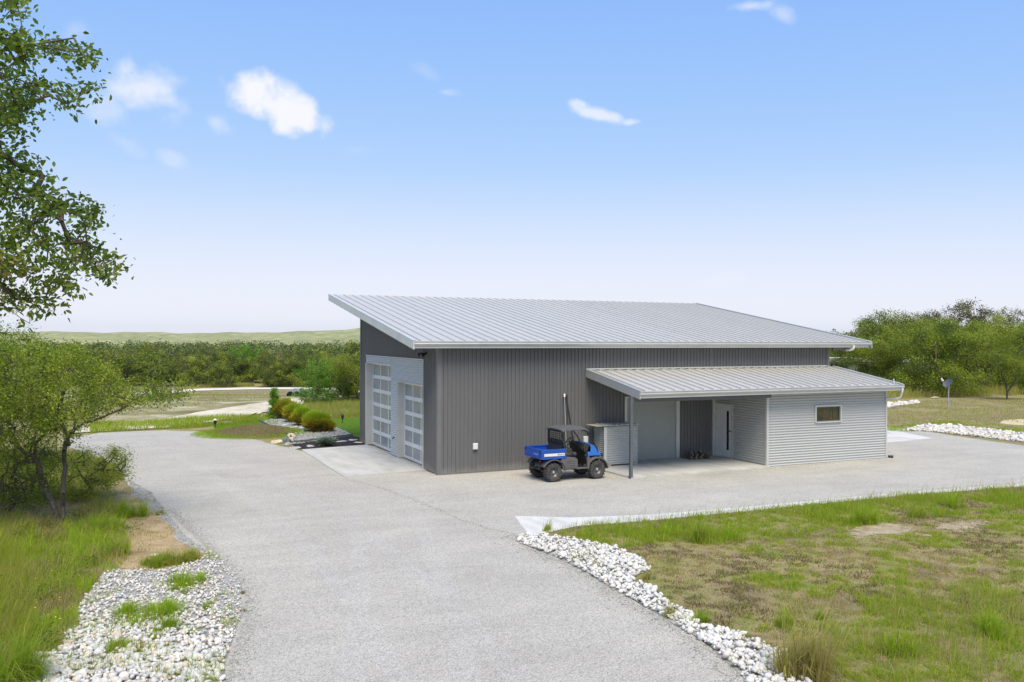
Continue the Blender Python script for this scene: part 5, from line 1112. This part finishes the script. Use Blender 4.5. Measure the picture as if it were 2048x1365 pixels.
# left verge
LVERGE = W2([(-20, 1030), (60, 1042), (130, 1052), (190, 1010), (222, 1005), (235, 1045), (262, 1090), (252, 1130), (205, 1148), (195, 1168), (172, 1195), (152, 1222), (160, 1250), (128, 1272), (128, 1298), (78, 1310), (42, 1326), (38, 1375)]) + [rel(9.5, -6.2), rel(8, -7.5), rel(9, -10), rel(21, -17)]
rg = np.random.default_rng(62); parts = []
q = scatter(LVERGE, 85000, rg, 12, 1.); n1 = fbm(q[:, 0], q[:, 1], 1.6, 21); n2 = fbm(q[:, 0], q[:, 1], .5, 22); kp = rg.random(len(q)) < .35 + .65 * ss(.35, .6, n2); q, n1, n2 = q[kp], n1[kp], n2[kp]
edge = np.min([np.linalg.norm(q - np.array(p)[None], axis=1) for p in W2([(262, 1090), (252, 1130), (205, 1148), (172, 1195), (152, 1222), (128, 1280), (60, 1315)])], axis=0)
cl = vnoise(q[:, 0], q[:, 1], .28, 44); c2 = vnoise(q[:, 0], q[:, 1], .5, 47); h = rg.uniform(.08, .46, len(q)) * (.15 + .6 * n1 + 1.0 * cl) * (.35 + .65 * ss(0, .8, edge)); tn = np.where(rg.random(len(q)) < ss(.44, .66, n1 * .3 + n2 * .3 + c2 * .4), rg.uniform(.56, 1, len(q)), rg.uniform(.0, .60, len(q))); parts.append(blades(ground3(q), h, .009, rg, .75, tn))
q = scatter(LVERGE, 700, rg); parts.append(blades(ground3(q), rg.uniform(.4, .75, len(q)), .005, rg, .25, rg.uniform(.25, .5, len(q)), .2))
q = scatter(W2([(-60, 1100), (20, 1090), (60, 1160), (70, 1280), (30, 1330), (-80, 1340)]), 4200, rg); parts.append(blades(ground3(q), rg.uniform(.25, .75, len(q)), .006, rg, .35, rg.uniform(.42, .66, len(q)), .25))
UNDER = W2([(-300, 1040), (0, 1010), (120, 1000), (200, 1005), (180, 975), (250, 960), (225, 930), (120, 910), (-300, 900)]); q = scatter(UNDER, 26000, rg); parts.append(blades(ground3(q), rg.uniform(.1, .4, len(q)), .012, rg, .5, rg.uniform(.2, .85, len(q))))
q = scatter(DIRT, 6000, rg); n_ = fbm(q[:, 0], q[:, 1], .5, 31); q = q[n_ > .5]; parts.append(blades(ground3(q), rg.uniform(.02, .1, len(q)), .008, rg, .7, rg.uniform(.1, .8, len(q))))
q = scatter(LROCK, 16000, rg, 12, 1); n_ = fbm(q[:, 0], q[:, 1], .7, 33); q = q[n_ > .555]; parts.append(blades(ground3(q, .03), rg.uniform(.07, .22, len(q)), .006, rg, .5, rg.uniform(.4, 1, len(q))))
grassobj('verge_grass', parts, 'tall mixed green and straw grass left of the drive')
# low broad-leaved weeds among the verge grass, with a few yellow flowers
rg = np.random.default_rng(66); Vw, Tw = [], []
for c_ in scatter(LVERGE, 70, rg):
    n = int(rg.integers(90, 260)); v = rg.normal(size=(n, 3)) * [.16, .16, .09] * rg.uniform(.7, 1.5); P_ = np.array([c_[0], c_[1], .12]) + v; P_[:, 2] = np.abs(P_[:, 2]) + .02; V, F = leaf_cards(P_, .05, .5, rg, .6); Vw.append(V); Tw.append(np.repeat(np.clip(rg.uniform(.1, .6) + rg.normal(size=n) * .12, 0, 1), 4))
V = np.vstack(Vw); o = npmesh('verge_weeds', V, np.arange(len(V)).reshape(-1, 4), 'oak_leaf', tint=np.concatenate(Tw)); tag(o, 'low leafy weeds in the grass left of the drive', 'weeds', kind='stuff')
simple('yellow_petal', (.75, .55, .03), .6)
q = np.vstack([scatter(LVERGE, 60, rg), scatter(W2([(60, 1180), (120, 1180), (130, 1290), (70, 1300)]), 40, rg)]); P_ = ground3(q); P_[:, 2] += rg.uniform(.2, .4, len(q)); V, F = leaf_cards(np.repeat(P_, 3, 0), .024, .8, rg, 1.5)
tag(npmesh('wildflowers', V, F, 'yellow_petal'), 'tiny yellow wildflowers sprinkled in the verge grass', 'wildflowers', kind='stuff')
# far grass belts
rg = np.random.default_rng(63); parts = []
def belt(px, n, h0, h1, w, t0, t1, wx=.12, nz_=None):
    q = scatter(W2(px), n, rg)
    if nz_: q = q[fbm(q[:, 0], q[:, 1], nz_[0], 41) > nz_[1]]
    parts.append(blades(ground3(q), rg.uniform(h0, h1, len(q)), w, rg, .4, rg.uniform(t0, t1, len(q)), wx))
belt([(1760, 800), (1850, 797), (2048, 792), (2300, 800), (2300, 776), (2048, 772), (1850, 778), (1760, 785)], 15000, .4, 1.15, .03, .22, .62, .35, (2., .36))
belt([(1650, 800), (1850, 790), (2300, 785), (2300, 768), (1850, 770), (1650, 775)], 9000, .5, 1.2, .035, .2, .7, .3, (2.5, .4))
belt([(1775, 870), (1850, 862), (1900, 850), (2048, 868), (2048, 855), (1900, 842), (1775, 855)], 5000, .03, .14, .02, .5, .95, .1, (1.5, .48))
belt([(1775, 855), (1850, 850), (2300, 868), (2300, 800), (2048, 797), (1850, 802), (1775, 812)], 26000, .02, .09, .028, 0, .62, .1, (2.2, .42))
grassobj('field_grass', parts, 'straw-coloured long grass below the trees on the right'); parts = []
belt([(180, 868), (270, 862), (380, 858), (470, 850), (540, 842), (540, 834), (460, 834), (380, 838), (300, 845), (180, 848)], 12000, .1, .32, .02, .55, .95, .1, (2, .4))
belt([(600, 838), (655, 838), (722, 836), (740, 836), (740, 800), (690, 803), (610, 806)], 16000, .15, .6, .02, .25, .95, .1, (2, .38))
belt([(300, 832), (400, 812), (560, 798), (600, 796), (600, 784), (400, 784), (280, 792), (200, 820)], 9000, .05, .25, .035, .2, .75, .1, (5, .46))
belt([(380, 776), (480, 775), (600, 775), (600, 772), (480, 772), (380, 773)], 3500, .3, .8, .05, .3, .8, .1, (8, .42))
belt([(425, 850), (500, 844), (556, 841), (556, 848), (500, 856), (430, 859)], 5000, .03, .08, .015, .75, 1, .1)
belt([(655, 839), (700, 837), (745, 837), (745, 876), (715, 874), (690, 860), (668, 851)], 6000, .02, .05, .015, .8, 1, .1)
grassobj('meadow_grass', parts, 'grass round the garden bed and on the slope to the far road')
rg = np.random.default_rng(64); parts = []
ang = rg.uniform(0, 2 * np.pi, 30000); rr = np.sqrt(rg.random(30000)); q = MOUND + np.outer(rr * np.cos(ang) * 3.0, RT[:2]) + np.outer(rr * np.sin(ang) * 2.9, FW[:2]); z = .38 * (1 - ss(0, 1, rr)) - .02
n_ = fbm(q[:, 0], q[:, 1], 1.4, 51); ax_ = (q - MOUND) @ RT[:2]; low = ss(.35, .8, rr); g_ = rg.random(30000) < np.clip(low * 1.1 - .25 + (n_ - .5) * 1.2, .05, 1)
parts.append(blades(np.stack([q[:, 0], q[:, 1], z], 1), rg.uniform(.02, .08, 30000), .013, rg, .6, np.where(g_, rg.uniform(.7, 1, 30000), rg.uniform(.1, .4, 30000)))); grassobj('mound_grass', parts, 'short turf on the low mound between drive and garden bed')

# grass clumps large enough to point at
def clump(px, py, r, h, n, t0, t1, label, w=.011, group=None, seed=0):
    """tussock: several crowns side by side, blades arching out and a little downwind, a few long ones"""
    rg = np.random.default_rng(700 + seed); g = G(px, py); n = int(n * .62); k = max(2, int(3 + r * 9)); ca = rg.uniform(0, 6.28, k); cr = rg.uniform(0, 1, k) ** .6 * r * .75
    C = np.stack([np.cos(ca) * cr, np.sin(ca) * cr * .8], 1); ch = rg.uniform(.55, 1.1, k); wh = rg.integers(0, k, n); a = rg.uniform(0, 2 * np.pi, n); rr = np.abs(rg.normal(size=n)) * (r * .16 + .015)
    P = np.stack([C[wh, 0] + np.cos(a) * rr, C[wh, 1] + np.sin(a) * rr, np.zeros(n)], 1); hh = h * ch[wh] * np.clip(rg.gamma(3.2, .24, n), .15, 1.7)
    ld = np.stack([np.cos(a), np.sin(a), 0 * a], 1) * (np.abs(rg.normal(size=n)) * .55 + .05)[:, None] + np.array([RT[0], RT[1], 0]) * .22 + rg.normal(size=(n, 3)) * [.15, .15, 0]
    s = np.stack([np.cos(a + 1.57), np.sin(a + 1.57), 0 * a], 1); up = np.array([0, 0, 1.]); H_ = hh[:, None]; l2 = np.minimum((ld ** 2).sum(1, keepdims=True), 1.4); m = P + up * H_ * .55 + ld * H_ * .25; t = P + up * H_ * (1 - l2 * .45) + ld * H_ * .95; ww = (w * rg.uniform(.6, 1.2, n))[:, None]
    V = np.stack([P - s * ww * .5, P + s * ww * .5, m - s * ww * .45, m + s * ww * .45, t], 1).reshape(-1, 3); F = ((np.arange(n) * 5)[:, None, None] + np.array([[[0, 1, 2], [1, 3, 2], [2, 3, 4]]])).reshape(-1, 3)
    tn = rg.uniform(t0, t1, n) - .3 * (rg.random(n) < .12); o = npmesh('grass_clump', V, F, 'grass_blade', tint=np.repeat(np.clip(tn, 0, 1), 5), loc=tuple(g)); tag(o, label, 'grass clump', group)
CL = [(1722, 1050, .42, .52, 1400, .6, 1, 'large round green grass clump above the left bare earth patch'), (1388, 1085, .32, .50, 900, .7, 1, 'tall bright green clump on the lawn below the concrete strip'), (1455, 1078, .26, .32, 500, .7, 1, 'smaller bright clump just right of the tall one below the concrete strip'),
      (1608, 1354, .50, .78, 2100, .38, .60, 'straw-tipped arching grass clump at the lower end of the white rocks'), (1835, 1035, .3, .34, 500, .65, 1, 'medium green clump between the two bare earth patches'), (1905, 1015, .4, .38, 800, .65, 1, 'broad green clump near the right edge under the concrete strip'),
      (1300, 1160, .16, .2, 200, .35, .8, 'dull little clump growing in the rocks where the verge bulges'), (1340, 1235, .14, .36, 160, .5, .9, 'thin upright clump just above the rocks on the lawn'), (1395, 1245, .2, .22, 300, .75, 1, 'fresh green clump beside the rocks halfway down the verge'), (1095, 1062, .22, .3, 260, .4, .85, 'wispy clump at the left tip of the concrete strip'),
      (1560, 1255, .24, .3, 380, .55, .95, 'green clump in the lawn right of the lower rocks'), (1640, 1240, .15, .3, 180, .5, .9, 'small upright clump in the middle of the lower lawn'), (1985, 1270, .4, .45, 900, .5, .95, 'tall yellow-green clump at the lower right edge'), (1800, 1310, .35, .42, 800, .5, .95, 'yellow-green clump in the lower right lawn'), (1330, 1070, .22, .24, 300, .7, 1, 'short green clump left of the tall bright one')]
for i, c in enumerate(CL): clump(*c, seed=i)
CL2 = [(362, 1124, .55, .20, 5200, .62, .9, 'dense low green mat between the dirt patch and the drive'), (312, 1132, .40, .20, 3000, .62, .9, 'low green mat left of the dense dark one, under the dirt patch'), (372, 1168, .40, .26, 2000, .75, 1, 'bright clump in the rocks near the drive, upper right'), (345, 1185, .16, .18, 300, .7, 1, 'small clump beside the bright one in the upper rocks'), (296, 1235, .62, .26, 3600, .7, 1, 'widest bright green clump in the middle of the rock bed'),
       (255, 1222, .22, .16, 500, .65, .95, 'low clump at the left of the widest one in the rock bed'), (345, 1268, .48, .18, 2200, .68, 1, 'flat clump just below the widest one in the rock bed'), (250, 1300, .38, .2, 1500, .6, .95, 'clump in the lower left of the rock bed'), (290, 1305, .2, .22, 400, .45, .8, 'straw-flecked clump beside the lower left one'), (412, 1218, .16, .14, 300, .6, .95, 'small clump near the drive halfway down the rock bed'),
       (325, 1360, .26, .2, 500, .45, .85, 'clump at the bottom edge of the rock bed'), (405, 1345, .12, .12, 160, .4, .8, 'tiny clump by the drive at the bottom edge'), (370, 1190, .1, .16, 150, .5, .8, 'thin clump in the centre right of the rock bed'), (255, 1035, .5, .45, 2600, .7, 1, 'upright dark green clump on the dirt right of the forked oak'), (215, 1062, .45, .42, 2000, .65, 1, 'green clump by the dirt patch nearer the oak trunk'),
       (322, 1030, .2, .22, 350, .25, .6, 'brownish clump at the corner of the dirt patch by the drive'), (485, 1188, .1, .07, 120, .1, .5, 'tiny brown clump at the drive edge, upper'), (488, 1222, .1, .07, 120, .1, .5, 'tiny brown clump at the drive edge, lower'), (20, 1372, .6, .62, 3600, .75, 1, 'big bright green clump in the bottom left corner'), (235, 1110, .34, .34, 1000, .6, .85, 'dark leafy clump between tall grass and dirt patch')]
for i, c in enumerate(CL2): clump(*c, seed=50 + i, w=.009)

# garden shrubs: fountain grasses clipped round, a conifer, a silver shrub
def fountain(px, py, r, h, n, label, leaf='ochre_grass', seed=0, sh=1.):
    rg = np.random.default_rng(800 + seed); g = G(px, py); v = rg.normal(size=(n, 3)); v[:, 2] = v[:, 2] * .8 + .25; v /= np.linalg.norm(v, axis=1, keepdims=True)
    v = v * (1 + .10 * rg.normal(size=(n, 1)) * (rg.random((n, 1)) < .5)); v = v * (1 + .34 * (vnoise(v[:, 0] * 3 + seed * 5, v[:, 1] * 3 + v[:, 2] * 4, 1., seed) - .5))[:, None]; tip = v * rg.uniform(.72, 1.12, (n, 1)) * [r, r, h * .5] + [0, 0, h * .5]; tip[:, 2] = np.maximum(tip[:, 2], .03); b = tip * [.25, .25, .0] + [0, 0, .02]; mid = b * .5 + tip * .5 + [0, 0, h * .1]
    s = np.cross(tip - b, rg.normal(size=(n, 3))); s /= np.maximum(np.linalg.norm(s, axis=1, keepdims=True), 1e-6); w = .017; a_ = tip * .62 + mid * .38
    V = np.stack([mid - s * w, mid + s * w, tip + s * w * .4, tip - s * w * .4], 1).reshape(-1, 3); F = np.arange(n * 4).reshape(-1, 4)
    tn = .22 + .75 * ss(.3, .95, tip[:, 2] / h) * sh + rg.normal(size=n) * .20; t = thing('garden_shrub', label, 'shrub', tuple(g)); npmesh('foliage', V, F, leaf, t, tint=np.repeat(np.clip(tn, 0, 1), 4))
    MB().lathe([(0, 0), (r * .28, 0), (r * .5, h * .35), (r * .45, h * .55), (0, h * .72)], (0, 0, -.01), 'z', 12).build('core', 'bark', t, smooth=True)
for i, (px, py, r, h, n, lb) in enumerate(((634, 864, .66, 1.02, 9000, 'frontmost round ochre and green garden shrub, nearest the lawn'), (606, 852, .60, 1.02, 7500, 'second round garden shrub behind the frontmost'), (588, 845, .62, 1.05, 7000, 'third round garden shrub, with orange-tinted top'), (569, 838, .62, 1.18, 7000, 'rearmost round garden shrub, orange on top'), (657, 864, .34, .6, 2200, 'small brown tuft shrub right of the frontmost round shrub'))):
    fountain(px, py, r, h, n, lb, seed=i, sh=[1, .95, .8, .62, .4][i])
rg = np.random.default_rng(23); d0 = float((G(548, 838) - CAM) @ FW); b = G(548, 838); T_ = []
for i in range(90): 
    f_ = rg.random(); hh = .1 + 1.62 * f_; rr = (.42 * (1 - f_ * .75)); a = rg.uniform(0, 6.28); T_.append(b + [math.cos(a) * rr * rg.random() ** .5, math.sin(a) * rr * rg.random() ** .5, hh])
t = make_tree('garden_conifer', [([b + [0, 0, -.05], b + [0, 0, .8], b + [.02, 0, 1.6]], None)], T_, rg, 4500, .07, .09, .4, 'fresh_leaf', 'bark', .15, .004, .45, .05, .03, tint=(.35, .3)); tag(t, 'upright bright green shrub at the far end of the garden bed', 'shrub')
fountain(652, 892, .42, .40, 2400, 'low silvery green shrub in the dark mulch beside the concrete apron', 'silver_shrub', 9)

# ---------------- rocks
def ico(sub):
    bm = bmesh.new(); bmesh.ops.create_icosphere(bm, subdivisions=sub, radius=1.); V = np.array([v.co[:] for v in bm.verts]); F = np.array([[v.index for v in f.verts] for f in bm.faces]); bm.free(); return V, F
IV, IF = ico(2)
def rock_shape(rg, V=IV):
    o = V.copy()
    for _ in range(7):      # planed facets
        n = rg.normal(size=3); n /= np.linalg.norm(n); lim = rg.uniform(.5, .9); d = o @ n; o = o - np.outer(np.maximum(d - lim, 0), n) * .8
    return o * rg.uniform(.7, 1.15, 3) * [1.15, .9, .7]
def rocks(name, P, size, rg, label, mat='river_rock', sub=2, smooth=True, cat='stones', tcol=None):
    BV, BF = ico(sub); sh = [rock_shape(rg, BV) for _ in range(14)]; N = len(P); nv = len(BV); V = np.zeros((N, nv, 3))
    which = rg.integers(0, 14, N); yaw_ = rg.uniform(0, 6.28, N); tl = rg.normal(size=N) * .45; tl2 = rg.normal(size=N) * .45
    for i in range(N):
        c, s = math.cos(yaw_[i]), math.sin(yaw_[i]); Rz = np.array([[c, -s, 0], [s, c, 0], [0, 0, 1]]); c, s = math.cos(tl[i]), math.sin(tl[i]); Rx = np.array([[1, 0, 0], [0, c, -s], [0, s, c]]); c, s = math.cos(tl2[i]), math.sin(tl2[i]); Ry = np.array([[c, 0, s], [0, 1, 0], [-s, 0, c]])
        V[i] = (sh[which[i]] * size[i]) @ (Rz @ Rx @ Ry).T + P[i]
    F = (np.arange(N) * nv)[:, None, None] + BF[None]; tn = rg.random(N) if tcol is None else tcol
    o = npmesh(name, V.reshape(-1, 3), F.reshape(-1, 3), mat, tint=np.repeat(tn, nv), smooth=smooth); return tag(o, label, cat, kind='stuff')
rg = np.random.default_rng(71)
q = scatter(LROCK, 9800, rg, 12, 1.1); n_ = fbm(q[:, 0], q[:, 1], .9, 61); px_, py_ = proj(ground3(q)); sz = np.minimum(np.exp(rg.normal(size=len(q)) * .34), 1.9) * np.clip(.023 + .017 * ss(1180, 1330, py_) + .006 * (n_ - .5), .015, .1) * np.where(px_ > 440, .7, 1)
rocks('river_rocks', ground3(q) + np.stack([0 * sz, 0 * sz, .02 + sz * .35 + rg.random(len(q)) * .035], 1), sz, rg, 'white rounded river stones filling the drainage bed left of the drive', sub=2)
q = scatter(RROCK, 3200, rg, 13, .8); sz = np.minimum(np.exp(rg.normal(size=len(q)) * .40), 2.0) * .040
rocks('river_rocks', ground3(q) + np.stack([0 * sz, 0 * sz, .015 + sz * .4 + rg.random(len(q)) ** 1.5 * .05], 1), sz, rg, 'larger white stones heaped along the right edge of the drive', sub=1, smooth=False, tcol=np.clip(.12 + rg.random(len(q)) * .66, 0, 1))
q = scatter(FROCK, 3000, rg); sz = np.exp(rg.normal(size=len(q)) * .4) * .062
rocks('river_rocks', ground3(q) + np.stack([0 * sz, 0 * sz, sz * .3 + rg.random(len(q)) * .06], 1), sz, rg, 'white stones along the far edge of the drive at right', sub=1)
q = scatter(FROCK2, 800, rg); sz = np.exp(rg.normal(size=len(q)) * .4) * .08
rocks('river_rocks', ground3(q) + np.stack([0 * sz, 0 * sz, sz * .3], 1), sz, rg, 'thin line of white stones in the field just right of the annex', sub=1)
q = scatter(BED, 3600, rg); q = q; sz = np.exp(rg.normal(size=len(q)) * .35) * .032
rocks('bed_stones', ground3(q) + np.stack([0 * sz, 0 * sz, .015 + sz * .3], 1), sz, rg, 'grey-green stones of the garden bed by the garage', 'chip_gravel', 1)
q = scatter(SHOULDER, 1600, rg); sz = np.exp(rg.normal(size=len(q)) * .4) * .017
rocks('shoulder_stones', ground3(q) + np.stack([0 * sz, 0 * sz, .006 + sz * .3], 1), sz, rg, 'small broken stones along the left edge of the drive', 'chip_gravel', 1)
# loose chippings spilled over the drive edges
def along(pts, n, spread, side):
    P = np.array(W2(pts)); s = np.r_[0, np.cumsum(np.linalg.norm(np.diff(P, axis=0), axis=1))]; u = rg.uniform(0, s[-1], n); x = np.interp(u, s, P[:, 0]); y = np.interp(u, s, P[:, 1]); i = np.clip(np.searchsorted(s, u) - 1, 0, len(P) - 2); d = P[i + 1] - P[i]; nn_ = np.stack([-d[:, 1], d[:, 0]], 1) / np.linalg.norm(d, axis=1, keepdims=True)
    return np.stack([x, y], 1) + nn_ * (np.abs(rg.normal(size=n)) * spread * side)[:, None]
q = np.vstack([along([(330, 1020), (400, 1085), (452, 1140), (488, 1190), (489, 1240), (470, 1290), (448, 1365)], 2600, .16, 1), along(RK_EDGE, 2600, .22, -1), along([(690, 957), (760, 975), (860, 1012), (940, 1046), (1000, 1062), (1050, 1071)], 420, .07, -1), along([(848, 943), (1058, 939), (1212, 944), (1258, 959), (1532, 938), (1770, 918)], 700, .1, -1)])
sz = np.exp(rg.normal(size=len(q)) * .4) * .010; rocks('loose_chippings', ground3(q) + np.stack([0 * sz, 0 * sz, .006 + sz * .2], 1), sz, rg, 'loose chippings spilled along the edges of the drive', 'chip_gravel', 1)
# boulders and flat stones of the garden bed, each its own thing
BO = [(556, 887, .28, .8, 'boulder_tan', 'pale knobbly boulder at the tip of the garden bed beside the drive'), (571, 886, .30, .9, 'boulder_dark', 'dark blue-grey boulder between the pale ones at the tip of the bed'), (583, 883, .22, .9, 'boulder_tan', 'round tan boulder of a pair at the corner of the bed, nearer one'), (583, 874, .20, 1, 'boulder_tan', 'smaller tan boulder of the corner pair, farther one'), (574, 891, .16, .6, 'boulder_grey', 'small grey-white stone in front of the dark boulder'),
      (581, 859, .22, .7, 'boulder_tan', 'cream boulder halfway up the bed below the shrubs'), (592, 862, .17, .7, 'boulder_grey', 'grey-green stone right of the cream boulder'), (591, 856, .18, .7, 'boulder_tan', 'tan stone above the grey-green one'), (572, 852, .26, .5, 'boulder_grey', 'long grey stone at the left of the shrubs'), (604, 858, .2, .6, 'boulder_grey', 'grey-green rock at the foot of the second shrub'), (636, 865, .18, .7, 'boulder_tan', 'tan rock peeping out under the frontmost shrub'),
      (526, 836, .26, .5, 'boulder_grey', 'flat grey rock at the far left end of the bed'), (540, 838, .22, .5, 'boulder_grey', 'grey rock near the upright green shrub'), (590, 897, .30, .22, 'boulder_grey', 'flat pale stone in the mulch nearest the bed edging'), (620, 894, .26, .32, 'boulder_grey', 'flat pale stone in the mulch left of the silvery shrub'), (641, 887, .17, .4, 'boulder_grey', 'small stone in the mulch touching the silvery shrub'), (682, 884, .26, .2, 'boulder_grey', 'long flat stone right of the silvery shrub'), (706, 881, .22, .25, 'boulder_grey', 'flat stone in the mulch near the building corner'), (717, 886, .26, .18, 'boulder_tan', 'flat slab stone touching the building corner'),
      (309, 1113, .10, .8, 'boulder_tan', 'pale stone lying on the dirt patch above the green mats'), (1868, 797, .5, .35, 'boulder_tan', 'low pale rock at the field edge left of the satellite dish')]
BV2, BF2 = ico(3)
for i, (px, py, s, fl, mt, lb) in enumerate(BO):
    rg = np.random.default_rng(900 + i); v = rock_shape(rg, BV2); v = v * s * [1, 1, fl]; v += (vnoise(v[:, 0] * 40 / s * .1, v[:, 1] * 40 / s * .1 + v[:, 2] * 20, 1., i) - .5)[:, None] * s * .1
    g = G(px, py); o = npmesh('boulder', v, BF2, mt, smooth=True, loc=(g[0], g[1], g[2] + s * fl * .25)); o.rotation_euler.z = i; tag(o, lb, 'rock')
# steel edging of the bed
def edging(name, pts, lb):
    m = MB(); P = [G(*p) for p in pts]
    for a, b in zip(P[:-1], P[1:]):
        d = (b - a)[:2]; L = np.linalg.norm(d); nv_ = np.array([-d[1], d[0]]) / L * .012
        m.prism([tuple(a[:2] - nv_), tuple(b[:2] - nv_), tuple(b[:2] + nv_), tuple(a[:2] + nv_)], 'z', -.02, .13)
    tag(m.build(name, 'boulder_dark', None), lb, 'garden edging')
edging('bed_edging', [(507, 838), (530, 850), (560, 864), (583, 876)], 'dark green garden edging between the turf mound and the stone bed')
edging('bed_edging', [(583, 888), (615, 885), (650, 880.5), (706, 873)], 'black straight edging between grey stones and dark mulch')
# ================================================================== the air
hz = MB().box(-5600, 5600, -5600, 5600, -90, 60).build('haze', 'white_plastic'); hz['kind'] = 'stuff'; hz['label'] = 'pale summer haze over the far hills'
m_ = bpy.data.materials.new('haze'); m_.use_nodes = True; m_.node_tree.nodes.clear(); vo = m_.node_tree.nodes.new('ShaderNodeOutputMaterial'); vp = m_.node_tree.nodes.new('ShaderNodeVolumePrincipled')
vp.inputs['Color'].default_value = (1, 1, 1, 1); vp.inputs['Density'].default_value = .00006; vp.inputs['Anisotropy'].default_value = .2; m_.node_tree.links.new(vp.outputs[0], vo.inputs['Volume'])
m_.cycles.homogeneous_volume = True; vp.inputs['Density Attribute'].default_value = ''
hz.data.materials.clear(); hz.data.materials.append(m_)
